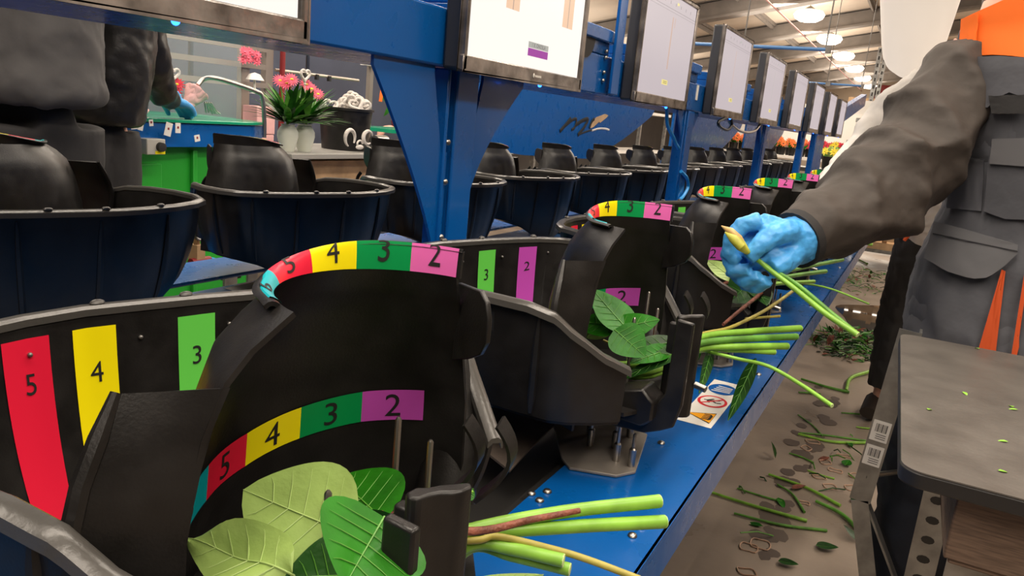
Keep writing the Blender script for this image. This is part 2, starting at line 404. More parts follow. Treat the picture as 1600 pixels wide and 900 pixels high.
# ------------------------------------------------------------------ the machine frame
AZ = .865
def machine():
    ye, ys = 9.3, -1.2
    t = thing('machine_frame', (-.87, 2, 0), 'long blue sheet metal machine frame with flat apron that carries the bins', 'machine')
    a = MB()
    for s, x0, x1 in ((1, -.336, -.176), (-1, -1.404, -1.564)):
        a.prism([(x0, ys, AZ), (x1, ys, AZ), (x1 + s * .0, ys, AZ - .004), (x1, ys, AZ - .006), (x0, ys, AZ - .006)], (0, ye - ys, 0))
        a.prism([(x1 - s * .004, ys, AZ), (x1, ys, AZ), (x1 + s * .002, ys, AZ - .05), (x1 - s * .03, ys, AZ - .05), (x1 - s * .03, ys, AZ - .046), (x1 - s * .004, ys, AZ - .046)], (0, ye - ys, 0))
    a.build('apron', BLUE, t, bevel=.002)
    MB().box((-.92, (ye + ys) / 2, AZ - .02), (.82, ye - ys, .036)).build('centre_deck', BLUED, t)
    MB().box((-.425, (ye + ys) / 2, AZ - .045), (.17, ye - ys, .03)).box((-.345, (ye + ys) / 2, AZ - .02), (.012, ye - ys, .02)).build('chain_track', DARK, t)
    # bolt heads on the apron
    for x, y in [tuple(W(*p, z=AZ)[:2]) for p in ((843, 783), (855, 769), (830, 772), (988, 838), (1002, 824), (1033, 693))] + [(-.2, 1.45), (-.31, 1.5), (-.2, 2.2), (-.2, 3.0)]:
        MB().ball((x, y, AZ + .001), (.0055, .0055, .0035), 10, 6).build('bolt', STEEL, t)
    # under-frame
    u = MB()
    for y in (-.8, 1.2, 3.45, 5.6, 7.8): 
        u.box((-.87, y, .24), (.92, .06, .05))
        for x in (-.62, -1.12): u.box((x, y, .54), (.05, .05, .6))
    u.box((-.62, 4, .24), (.05, ye - ys - .4, .05)).box((-1.12, 4, .24), (.05, ye - ys - .4, .05))
    u.build('under_frame', BLUE, t)
    pk = MB()
    pk.box((-.50, 3.47, .235), (.20, .12, .012)); pk.build('caster_plate', BLUE, t)
    # the middle beam and its posts
    b = MB().prism([(-.742, -1, 1.366), (-.742, -1, 1.46), (-.998, -1, 1.46), (-.998, -1, 1.366)], (0, 9.0, 0))
    b.build('beam', BLUE, t, bevel=.004)
    py = [W(716, 270, x=-.742).y, W(1068, 260, x=-.742).y, W(1190, 250, x=-.742).y, W(1251, 250, x=-.742).y, W(1277, 245, x=-.742).y]
    for i, y in enumerate(py):
        w = .10 if i < 4 else .55
        q = MB().box((-.764, y + .012, 1.115), (.038, w - .035, .5)).box((-.746, y + .014, 1.115), (.008, w - .028, .5)).box((-.762, y - w / 2 + .005, 1.115), (.036, .008, .5))
        p = q.build('post', BLUE, t, bevel=.003)
        for z in (1.00, 1.07, 1.17, 1.24): 
            if i == 0: MB().ball((-.744, y - w / 2 + .012, z), (.004, .006, .006), 8, 5).build('bolt', STEEL, p)
        def gus(sg, L, H, e, hole):
            e0 = y + sg * w * .5; X = -.750
            out = [(X, e0 + sg * L, 1.366)] + [(X, e0 + sg * L * (1 - k / 12) ** (1 / e if e < 1 else 1) if e < 1 else e0 + sg * L * (1 - k / 12) ** e, 1.352 - H * (k / 12)) for k in range(13)]
            out += [(X, y + sg * w * .3, 1.352 - H), (X, y + sg * w * .3, 1.352 - hole), (X, e0, 1.352 - hole), (X, e0 + sg * hole * .28, 1.355), (X, e0 + sg * hole * .28, 1.366)]
            return out
        if i == 0: spec = ((-1, .20, .32, 1.25, .13), (1, .19, .24, 1.6, .10))
        elif i < 4: spec = ((-1, .08, .09, 1.3, .03), (1, .08, .09, 1.3, .03))
        else: spec = ()
        for sp in spec: MB().prism(gus(*sp), (-.006, 0, 0)).build('gusset', BLUE, p)
    # arm rising at the far end of the beam
    MB().bar((-.8, 7.6, 1.50), (-.8, 10.6, 1.86), .06, .14).build('end_arm', BLUE, t)
    return t
MACH = machine()

def casters():
    for y, l in ((3.47, 'swivel caster under the blue machine beside the fallen stems'),):
        x = -.50
        t = thing('caster', (x, y, 0), l, 'caster wheel')
        rot = Matrix.Rotation(.9, 3, 'Z') @ Matrix.Rotation(PI / 2, 3, 'Y')
        MB().lathe([(0, -.016), (.045, -.016), (.062, -.012), (.065, 0), (.062, .012), (.045, .016), (0, .016)], (x, y, .065), 24, axis=rot).build('wheel', mat('tan_tyre', (.30, .17, .06), .5), t)
        f = MB()
        for s in (-1, 1): f.prism([(x + s * .026, y - .03, .06), (x + s * .026, y + .03, .06), (x + s * .026, y + .05, .2), (x + s * .026, y - .05, .2)], (s * .003, 0, 0))
        f.box((x, y, .203), (.07, .1, .006)).lathe([(0.0, 0), (.03, 0), (.03, .022), (0, .022)], (x, y, .206), 16)
        f.build('fork', GALV, t)
        MB().tube([(x - .04, y, .065), (x + .04, y, .065)], .007, 8).build('axle', STEEL, t)
casters()

# sheet metal housings behind the screens
def housings():
    descr = ['between the two nearest screens', 'with a round notch and strap, after the second screen', 'with a white tag, behind the gap after the third screen', 'behind the gap after the fourth screen', 'behind the gap after the fifth screen', 'behind the gap after the sixth screen', 'behind the gap after the seventh screen', 'behind the gap after the eighth screen']
    for k in range(8):
        y0 = .42 + .855 * k; y1 = 1.08 + .855 * k; zt = 1.62 if k == 0 else 1.49
        t = thing('sheet_metal_housing', (-.87, y1 - .3, 1.46), 'blue sheet metal housing ' + descr[k], 'housing', 'blue housings along the beam')
        out = [(-.742, y0, 0), (-.99, y0, 0), (-.99, y1, 0), (-.83, y1, 0)]
        for a in range(0, 9):
            g = PI / 2 - a / 8 * PI / 2; out.append((-.822 + .08 * math.cos(g), y1 - .08 + .08 * math.sin(g), 0))
        MB().prism([(x, y, 1.461) for x, y, z in out], (0, 0, zt - 1.461)).build('body', BLUE, t, bevel=.002)
        rim = [(x + (.012 if x > -.83 else -.004), y, zt) for x, y, z in out]
        MB().prism(rim, (0, 0, .03)).build('top_rim', BLUE, t, bevel=.003)
        if k >= 1:
            MB().box((-.722, y1 - .19 if k == 1 else y1 - .3, 1.47), (.006, .045, .16) if k != 1 else (.012, .05, .0)).build('cover_strip', BLUE, t) if k != 1 else None
        if k == 1:
            MB().box((-.724, 1.885, 1.60), (.008, .052, .46)).build('strap', BLUE, t, bevel=.002)
            n = MB(); n.prism([(-.7415, 1.72 + .052 * math.cos(PI + a * PI / 12), 1.493 + .05 * math.sin(PI + a * PI / 12)) for a in range(13)], (.002, 0, 0)).build('notch', DARK, t)
            for z in (1.40, 1.42, 1.455, 1.47): MB().ball((-.738, 1.845, z), (.005, .006, .005), 8, 6).build('bolt', STEEL, t)
            MB().prism([(-.9, 1.70, 1.52), (-.9, 1.95, 1.52), (-.9, 1.92, 1.57), (-.9, 1.72, 1.62)], (-.01, 0, 0)).build('fin', BLUE, t)
        if k == 2:
            MB().box((-.7405, 2.74, 1.43), (.002, .022, .05)).build('tag', WPAPER, t)
housings()

def monitors():
    lab = ['monitor at the top left, mostly cut off', 'largest fully lit monitor with two tan bars and a purple label on a cream screen', 'lilac monitor with a ruled header line, long tan bar and yellow label', 'narrow monitor right of the one with the yellow label', 'fourth lilac monitor going away, pinkish screen', 'fifth small monitor in the receding row', 'sixth small monitor in the receding row', 'seventh small monitor in the receding row', 'last monitor of the row, beside the blue arm']
    for k in range(9):
        y0 = .266 + .855 * k; y1 = y0 + .482; z0 = 1.362; z1 = 1.672; X = -.700
        t = thing('monitor', (X, y0 + .24, z0), lab[k], 'monitor', 'monitors mounted on the blue beam')
        MB().box((X - .022, (y0 + y1) / 2, (z0 + z1) / 2), (.036, .482, z1 - z0)).build('casing', CASE, t, bevel=.006)
        f = MB(); th = .011; bz = .026
        f.box((X, (y0 + y1) / 2, z0 + bz / 2), (.012, .49, bz)).box((X, (y0 + y1) / 2, z1 - th / 2), (.012, .49, th))
        f.box((X, y0 + th / 2 - .004, (z0 + z1) / 2), (.012, th, z1 - z0)).box((X, y1 - th / 2 + .004, (z0 + z1) / 2), (.012, th, z1 - z0))
        f.build('bezel', SILV, t, bevel=.003)
        sx = X + .0015
        a, b, c, d = y0 + th, y1 - th, z0 + bz, z1 - th
        s = MB()
        def rect(m, u0, v0, u1, v1, o=.0005):
            u0, u1 = lerp(a, b, u0), lerp(a, b, u1); v0, v1 = lerp(c, d, v0), lerp(c, d, v1)
            s.use(m).add([(sx + o, u0, v0), (sx + o, u1, v0), (sx + o, u1, v1), (sx + o, u0, v1)], [(0, 1, 2, 3)])
        base = SCRW if k in (0, 1) else SCRL
        rect(base, 0, 0, 1, 1, 0)
        def txt(st, u, v, h, m): put_text(s, st, (sx + .001, lerp(a, b, u), lerp(c, d, v)), (0, 1, 0), (0, 0, 1), h, m, off=.0003)
        if k == 1:
            for u in (.31, .83):
                rect(SCRT, u - .055, .34, u + .055, .97); rect(SCRT2, u - .004, .34, u + .004, .97, .001)
            rect(SCRG, .47, .135, .66, .175); rect(SCRP, .47, .08, .66, .132); txt('1 X. ONOSLA', .565, .156, .007, SCRK)
        elif k >= 2:
            rect(SCRK, 0, .868, 1, .871); rect(SCRK, 0, .842, 1, .844)
            for i in range(7): rect(SCRK, .2 + i * .11, .91, .206 + i * .11, .94)
            rect(SCRY if k == 2 else SCRG, .56, .93, .6, .955)
            rect(SCRT2 if k < 4 else SCRG, .50 if k == 2 else .46, .28 if k == 2 else .3, .52 if k == 2 else .47, .8)
            if k == 2: rect(SCRT2, .55, .70, .56, .8)
            if k < 5: rect(SCRY, .44, .12, .56, .17); txt('===', .5, .145, .006, SCRK)
        s.build('screen', None, t, fix=False)
        m = MB().use(LAB['white']).ball((X + .0066, (y0 + y1) / 2 + .012, z0 + .013), (.0006, .0035, .0045), 10, 6); [m.box((X + .0066, (y0 + y1) / 2 + .020 + .0055 * q, z0 + .0125), (.0006, .004, .004)) for q in range(5)]; m.build('brand_mark', None, t, fix=False) if k == 1 else None
        MB().ball((X - .002, y0 + .30, z0 - .002), .0045, 8, 6).build('power_led', LEDB, t)
        MB().box((X - .05, y0 + .24, z0 + .09), (.05, .12, .1)).build('mount', DARK, t)
monitors()

# big gusset panels on the rear frame, first one with the cut-out logo
def panels():
    X = -1.80
    for i, y0 in enumerate((3.02, 6.1, 8.9)):
        t = thing('gusset_panel', (X, y0 + 1, 1.1), ['large blue panel with a cut-out script logo, behind the far row of bins', 'second blue panel beyond the second post, lower edge curving up', 'third blue panel far down the machine'][i], 'panel', 'blue panels of the rear frame')
        out = [(X, y0, 1.46), (X, y0, 1.14), (X, y0 + .5, 1.10), (X, y0 + 1.35, 1.075)]
        for k in range(1, 9):
            s = k / 8; out.append((X, y0 + 1.35 + 1.15 * s, 1.075 + .3 * s ** 1.35))
        out += [(X, y0 + 2.6, 1.46)]
        MB().prism(out, (-.02, 0, 0)).build('sheet', BLUE, t)
        MB().box((X - .04, y0 + 1.3, 1.5), (.08, 2.7, .09)).build('top_rail', BLUE, t)
        MB().box((X - .05, y0 + .1, .57), (.06, .12, 1.14)).build('leg', BLUE, t)
        MB().box((X - .04, y0 + .9, .99), (.03, 1.6, .05)).build('cross_rail', STEELD, t)
        if i == 0:
            g = MB()
            def q(px, py, o=.002): return W(px, py, x=X + o)
            def stroke(pts, r, m):
                g.use(m); P = catmull([q(*p, o=.003) for p in pts], 5); g.tube(P, [(r * 1.0, .0015)] * len(P), 8, up=(1, 0, 0))
            stroke([(875, 205), (884, 195), (892, 185)], .012, INK)
            stroke([(884, 196), (895, 187), (901, 187), (898, 199), (893, 203)], .009, INK)
            stroke([(900, 195), (911, 188), (919, 187), (912, 200), (903, 211)], .012, INK)
            stroke([(903, 211), (915, 206), (925, 203)], .005, INK)
            stroke([(921, 200), (925, 190), (929, 186)], .011, INK)
            for pts, m in (([(922, 200), (926, 190), (932, 183), (938, 181), (936, 190), (926, 199)], WOODL), ([(936, 190), (938, 181), (945, 178), (950, 180), (947, 184), (937, 192)], WOODL)):
                g.use(m).prism([q(*p, o=.001) for p in pts], (.003, 0, 0))
            stroke([(925, 204), (935, 201), (945, 201), (952, 203)], .006, WPAPER)
            tag(g.build('logo', None, t), 'cut-out script letters mc')
panels()

def cables():
    def cab(name, P, r, m, l, cat='cable'): tag(MB().tube(catmull(P, 8), r, 8).build(name, m), l, cat)
    A = lambda px, py, x=-.735: W(px, py, x=x)
    cab('air_hose', [A(1042, 168), A(1043, 195), A(1052, 215), A(1056, 225), A(1060, 232)], .006, CABB, 'light blue hose hanging down the front of the second post', 'hose')
    cab('air_hose', [A(1064, 268), A(1073, 278), A(1075, 292), A(1068, 306), A(1062, 312)], .006, CABB, 'light blue hose loop low on the second post', 'hose')
    cab('power_cable', [A(1135, 184, -.70), A(1123, 190, -.70), A(1125, 198, -.70), A(1136, 203, -.70), A(1143, 196, -.70), A(1142, 184, -.70)], .006, CAB, 'black cable loop hanging under the narrow third monitor')
    cab('power_cable', [A(1138, 186, -.71), A(1143, 195, -.71), A(1155, 204, -.71), A(1168, 207, -.71), A(1180, 204, -.71), A(1188, 194, -.71)], .006, ALU, 'grey cable sagging between the third and fourth monitors')
cables()
# ------------------------------------------------------------------ the bouquet bins
BC = Vector((-.30, .41, AZ))          # bin origin (nearest bin)
def smooth(t): t = max(0, min(1, t)); return t * t * (3 - 2 * t)
TUB = [(-.262, .262, 1.022), (-.285, .238, 1.038), (-.312, .217, 1.062), (-.335, .207, 1.082), (-.365, .200, 1.090), (-.42, .190, 1.094), (-.48, .185, 1.095), (-.54, .190, 1.095),
       (-.582, .213, 1.095), (-.606, .25, 1.095), (-.622, .30, 1.095), (-.629, .36, 1.095), (-.626, .41, 1.095), (-.612, .455, 1.095), (-.594, .51, 1.095), (-.572, .565, 1.095), (-.55, .605, 1.095),
       (-.525, .632, 1.095), (-.49, .643, 1.095), (-.44, .642, 1.095), (-.40, .628, 1.095), (-.36, .595, 1.090), (-.335, .575, 1.075), (-.31, .56, 1.05), (-.284, .545, 1.022)]
TB = .925
def tub_bot(x, y): return lerp(.955, .888, smooth(1.15 - abs(y - .43) / .2) * smooth((-.42 - x) / .12))
def tub_pt(i, v):
    """i float index along the rim, v 0 bottom .. 1 rim ; inner face"""
    a = int(min(i, len(TUB) - 1.001)); f = i - a
    x, y, z = [lerp(TUB[a][k], TUB[a + 1][k], f) for k in range(3)]
    c = (-.43, .42); w = 1 - .10 * (1 - v) ** 2.5 - .04 * (1 - v)
    front = min(1, max(0, (x + .45) / .12)) if y < .3 else 0
    w = lerp(w, .985 + .015 * v, front)
    return Vector((c[0] + (x - c[0]) * w, c[1] + (y - c[1]) * w, lerp(tub_bot(x, y), z, v)))
def tub_idx(y):     # index on the back wall for a given Y
    for i in range(9, 17):
        if TUB[i][1] <= y <= TUB[i + 1][1]: return i + (y - TUB[i][1]) / (TUB[i + 1][1] - TUB[i][1])
NECKZ = 1.172
BELL = [(.93, [(90, .125), (208, .128), (242, .138), (264, .155)]), (1.06, [(90, .119), (208, .120), (242, .129), (264, .150)]), (1.11, [(90, .106), (208, .112), (242, .120), (264, .138)]),
        (1.14, [(90, .098), (208, .102), (242, .110), (264, .124)]), (1.155, [(90, .092), (208, .092), (242, .095), (264, .108)]), (NECKZ, [(90, .088), (150, .085), (208, .076), (242, .073), (264, .079)])]
def bell_r(th, z):
    """th degrees about the bin axis: 90 = straight +Y side, 180 = back, 264 = open edge on the -Y side"""
    return interp([(zz, interp(tt, th)) for zz, tt in BELL], z)
def bell_end(z): return 264
def bell_pt(th, z, o=0):
    r = bell_r(th, z) + o; a = math.radians(th)
    return Vector((BC.x + r * math.cos(a), BC.y + r * math.sin(a), z))
def flange_pt(th, s):
    """s 0 at the neck .. 1 at the outer lip"""
    a = math.radians(th); w = smooth((th - 130) / 100)
    r = bell_r(th, NECKZ) + (.003 + .010 * w) * s ** 1.3
    z = NECKZ + (.026 - .019 * w) * math.sin(s * PI / 2)
    z -= .004 * s ** 4
    return Vector((BC.x + r * math.cos(a), BC.y + r * math.sin(a), z))
def nrm(fn, u, v, e=.01, sgn=1):
    p = fn(u, v); n = (fn(u + e, v) - p).cross(fn(u, v + e) - p)
    return p, n.normalized() * sgn
def make_bin():
    t = thing('flower_bin', tuple(BC), 'x', 'bin', 'black bouquet bins along the machine')
    n = len(TUB) - 1
    idx = [k / 4 for k in range(n * 4 + 1)]
    P = [tub_pt(i, 1) for i in idx]
    G = [[tub_pt(i, v) for v in (0, .08, .2, .35, .5, .65, .8, .9, 1)] for i in idx]
    tub = MB().shell(G, -.004)
    bo = [tub_pt(i, 0) for i in idx]
    tub.prism([p + Vector((0, 0, .0)) for p in bo], (0, 0, -.005))
    # moulded ribs on the outside of the front and back walls
    for i in (3.6, 5.2, 6.8, 10.2, 12.4, 14.4, 16.3, 18.5):
        o = (tub_pt(i, 1) - Vector((-.43, .42, 1.095))); o.z = 0; o.normalize()
        tub.tube([tub_pt(i, v) + o * .0045 for v in (.03, .2, .4, .6, .8, .93)], [.003, .005, .005, .005, .004, .002], 6)
    tb = tub.build('tub', BLK, t)
    # rolled rim
    def offs(k, d):
        a = P[max(k - 1, 0)]; b = P[min(k + 1, len(P) - 1)]; tt = (b - a); tt.z = 0; tt.normalize()
        return P[k] + Vector((-tt.y, tt.x, 0)) * -d
    sgn = 1 if (offs(40, .01) - Vector((-.43, .42, 0))).to_2d().length > (P[40] - Vector((-.43, .42, 0))).to_2d().length else -1
    prof = [(-.0015, -.004), (-.001, .002), (.002, .0045), (.009, .0045), (.0135, .001), (.0145, -.006), (.0125, -.006), (.0115, -.001), (.004, .0)]
    R = [[offs(k, sgn * d) + Vector((0, 0, h)) for d, h in prof + prof[:1]] for k in range(len(P))]
    rim = MB().grid(R).add(R[0][:-1], [tuple(range(len(prof)))]).add(R[-1][:-1], [tuple(range(len(prof)))]).build('rim', BLKR, t)
    for y in (.33, .43, .505, .60):
        i = tub_idx(y); k = int(i * 4); c = offs(k, sgn * .007) + Vector((0, 0, .0055))
        MB().ball(c, (.005, .007, .003), 10, 6).build('rivet', BLKR, t)
        c2 = tub_pt(i + .5, .86); MB().ball(c2 + Vector((.002, 0, 0)), .0022, 8, 5).build('stud', STEELD, t)
    MB().tube([(-.338, .574, 1.084), (-.334, .562, 1.06), (-.322, .545, 1.01), (-.315, .53, .965)], [.008, .016, .024, .028], 16, flat=.6).build('corner_post', BLK, t)
    sl = MB().use(LAB['lime']); o = Vector((0, -.57, 0))
    for px, m_, a_, b_ in ((767, LAB['lime'], 504, 534), (853, INK, 512, 538)):
        i_ = 4.75 if px == 853 else 6.1
        for sgn_ in (0,):
            q = [tub_pt(i_ + d, v) for d, v in ((-.035, .70), (.035, .70), (.035, .87), (-.035, .87))]
            sl.use(m_).add([p + Vector((0, -.0046, 0)) for p in q], [(0, 1, 2, 3)])
    sl.build('slot', None, t, fix=False)
    # hood
    th0 = 91; rows = [.93, .99] + [1.0 + .01 * k for k in range(16)] + [1.155, 1.16, 1.166, NECKZ]
    G = [[bell_pt(lerp(th0, bell_end(z), k / 36), z) for k in range(37)] for z in rows]
    h = MB().shell(G, -.0035).build('hood', BLK, t)
    th1 = 250
    F_ = [[flange_pt(lerp(th0 - 2, th1, k / 36), s / 6) for k in range(37)] for s in range(7)]
    MB().shell(F_, -.003).build('hood_lip', BLK, t)
    # wing towards -Y
    a_t = Vector((-.312, .286, 1.139)); b_t = Vector((-.346, .245, 1.139)); b_b = Vector((-.338, .212, 1.083))
    wing = []
    for s in range(9):
        z = lerp(1.139, .97, s / 8)
        inn = bell_pt(bell_end(max(z, .93)), z); 
        out = b_t.lerp(b_b, min(1, s / 8 * 3)) if s < 3 else b_b.lerp(Vector((-.335, .222, .97)), (s - 2.6) / 5.4)
        out.z = z
        if s == 0: inn = a_t
        wing.append([inn.lerp(out, q / 6) for q in range(7)])
    w = MB().shell(wing, .004)
    w.tube([g[-1] + Vector((-.003, -.001, 0)) for g in wing], [.003] + [.0055] * 8, 8)
    w.build('wing', BLK, t)
    # tab on the +Y side with a rounded corner
    a = Vector((-.303, .500, 0)); b = Vector((-.262, .482, 0)); a = Vector((-.309, .513, 0)); 
    out = [(0, 1.10), (0, 1.165), (.7, 1.168), (.9, 1.162), (1, 1.15), (1, 1.132), (.85, 1.12), (.5, 1.11)]
    tb2 = MB().prism([(lerp(a.x, b.x, s), lerp(a.y, b.y, s), z) for s, z in out], (.002, .004, 0)).build('side_tab', BLK, t, bevel=.001)
    # bracket with the stem gate
    br = [(-.36, .955), (-.36, .930), (-.292, .926), (-.245, .928), (-.226, .936), (-.210, .945), (-.203, .975), (-.203, 1.078), (-.224, 1.080), (-.226, .985), (-.236, .968), (-.27, .960), (-.30, .957)]
    bk = MB().prism([(x, .312, z) for x, z in br], (0, .008, 0))
    bk.build('bracket', BLK, t, bevel=.002)
    g = MB()
    prof = [(-.239, .343), (-.232, .338), (-.224, .342), (-.221, .352), (-.216, .361), (-.209, .366), (-.202, .373), (-.200, .385), (-.206, .391), (-.214, .383), (-.224, .372), (-.230, .362), (-.238, .356)]
    prof = [(-.222 + (x + .222) * .72, .362 + (y - .362) * .75) for x, y in prof]
    g.prism([(x, y, .94) for x, y in prof], (0, 0, .136))
    g.box((-.236, .352, 1.005), (.012, .010, .122)).build('gate_post', BLK, t, bevel=.002)
    fin = MB()
    for x0, y0, s in ((-.256, .440, 1), (-.236, .452, 1)):
        G = [[Vector((x0 + .022 * math.sin(v * 2.6) * s - .006, y0 + .010 * u + .006 * math.sin(v * 3), 1.02 + .063 * v + .006 * u)) for u in (0, .5, 1)] for v in [k / 10 for k in range(11)]]
        fin.shell(G, .003)
    fin.build('gate_flap', BLK, t)
    MB().prism([(-.283, .295, .980), (-.249, .295, .99), (-.233, .295, .975), (-.233, .295, .952), (-.245, .295, .942), (-.28, .295, .944)], (0, .045, 0)).build('clamp_block', BLK, t, bevel=.003)
    MB().tube([(-.205, .375, .985), (-.190, .372, .983)], .0045, 10).build('pin', STEEL, t)
    # floor of the bin towards the gate
    MB().prism([(-.40, .24, .957), (-.262, .275, .957), (-.235, .33, .957), (-.235, .45, .957), (-.29, .53, .957), (-.40, .58, .957)], (0, 0, .005)).build('tray_floor', BLK, t)
    # number labels on the back wall
    for y, w_, col, d in ((.357, .04, 'red', '5'), (.415, .036, 'yellow', '4'), (.503, .034, 'lime', '3'), (.583, .032, 'magenta', '2')):
        i0 = tub_idx(y - w_ / 2); i1 = tub_idx(y + w_ / 2)
        def fn(u, v, i0=i0, i1=i1):
            f = lambda a, b: tub_pt(a, b)
            p, n_ = nrm(f, lerp(i0, i1, u), lerp(.06, .93, v), .02)
            if n_.x < 0: n_ = -n_
            return p, n_
        H = .15
        patch('number_label', fn, 6, 12, LAB[col], t, d, dh=.016 / H, dc=(.5, .77), asp=w_ / H, off=.0008)
    # strip on the inside of the hood
    TH = [(109, 134.5, 'magenta', '2'), (134.5, 159.5, 'green', '3'), (159.5, 184, 'yellow', '4'), (184, 208, 'red', '5'), (208, 236, 'cyan', '6')]
    def zc(th): return 1.050 - interp([(109, 0), (134, .005), (160, .014), (184, .022), (208, .026), (236, .036)], th)
    for a0, a1, col, d in TH:
        def fn(u, v, a0=a0, a1=a1):
            th = lerp(a0, a1, u)
            # seen from inside, u runs from the larger angle to the smaller
            th = a1 + a0 - th
            z = zc(th) + (v - .5) * .028
            p = bell_pt(th, z); c = Vector((BC.x - p.x, BC.y - p.y, .0)).normalized()
            return p, c
        patch('number_label', fn, 8, 3, LAB[col], t, d, dh=.72, dc=(.5, .5), asp=.05 / .028, off=.0014)
    # strip on the flared lip
    TF = [(91, 116, 'pink', '2'), (116, 144, 'green', '3'), (144, 170, 'yellow', '4'), (170, 202, 'red', '5'), (202, 244, 'cyan', '6')]  # magenta label made pink here: its gloss is put into the colour
    for a0, a1, col, d in TF:
        def fn(u, v, a0=a0, a1=a1):
            p, n_ = nrm(flange_pt, a1 + (a0 - a1) * u, .02 + .98 * v, .01)
            c = Vector((BC.x - p.x, BC.y - p.y, .01))
            if n_.dot(c) < 0: n_ = -n_
            return p, n_
        patch('number_label', fn, 8, 8, LAB[col], t, d, dh=.62, dc=(.5, .46), asp=.045 / .03, off=.0008)
    return t
BIN = make_bin()
def place_bins():
    near = ['nearest one on the apron side, filling the lower left', 'second bin on the apron side, beside the safety sticker', 'third bin on the apron side, below the blue glove', 'fourth bin on the apron side, just behind the glove', 'fifth bin on the apron side, small coloured lip', 'sixth bin on the apron side, partly behind the sleeve', 'seventh bin on the apron side, mostly behind the sleeve', 'eighth and farthest bin on the apron side']
    far = ['far row, cut off by the left edge', 'far row bin in front of the green machine', 'far row bin directly behind the nearest blue post', 'far row bin just right of the nearest post', 'far row bin under the start of the logo', 'far row bin under the end of the logo', 'far row bin left of the second post', 'far row bin behind the second post', 'far row bin just right of the second post', 'tenth bin of the far row', 'eleventh bin of the far row', 'twelfth bin of the far row', 'thirteenth bin of the far row', 'last bin of the far row beside the flower stand']
    for k in range(8):
        o = BIN if k == 0 else copy_tree(BIN)
        o.location = BC + Vector((0, .57 * k, 0)); o['label'] = 'black flower bin, ' + near[k]
    for j in range(14):
        o = copy_tree(BIN); o.rotation_euler = (0, 0, PI)
        o.location = (-1.42, 1.336 + .57 * (j - 1), AZ); o['label'] = 'black flower bin, ' + far[j]
        o['group'] = 'black bouquet bins in the far row'
place_bins()

def pin_plates():
    t = thing('pin_plate', (-.30, .36, AZ), 'x', 'plate')
    out = [(-.325, .28), (-.268, .298), (-.252, .325), (-.278, .452), (-.31, .468), (-.40, .415), (-.405, .40), (-.345, .30)]
    MB().prism([(x, y, AZ + .0005) for x, y in out], (0, 0, .004)).build('plate', PLATE, t, bevel=.001)
    for x, y, top, s in ((-.284, .338, 1.065, 1), (-.296, .425, 1.082, 1), (-.291, .462, 1.053, 0), (-.30, .375, 1.0, 1), (-.33, .36, .93, 1), (-.345, .395, .93, 1), (-.262, .335, .915, 1)):
        if s: MB().tube([(x, y, AZ), (x, y, AZ + .028), (x, y, AZ + .03)], [.0048, .0048, .003], 10).build('socket', STEEL, t)
        MB().tube([(x, y, AZ), (x, y, top - .002), (x, y, top)], [.0024, .0024, .0012], 8).build('pin', STEEL, t)
    c = MB()
    G = [[Vector((-.37 - .10 * r - .02 * math.sin(a * 2), .20 + .30 * a + .04 * r, AZ + .02 - .012 * abs(r - .5))) for r in (0, .5, 1)] for a in [q / 8 for q in range(9)]]
    c.shell(G, .003).build('carrier_plate', BROWN, t)
    labs = ['under the nearest bin', 'under the second bin, wholly in view on the apron', 'under the third bin below the glove', 'under the fourth bin', 'under the fifth bin']
    for k in range(5):
        o = t if k == 0 else copy_tree(t); o.location = Vector((-.30, .36, AZ)) + Vector((0, .57 * k, 0))
        o['label'] = 'steel plate with upright pins ' + labs[k]; o['group'] = 'steel pin plates on the apron'
pin_plates()

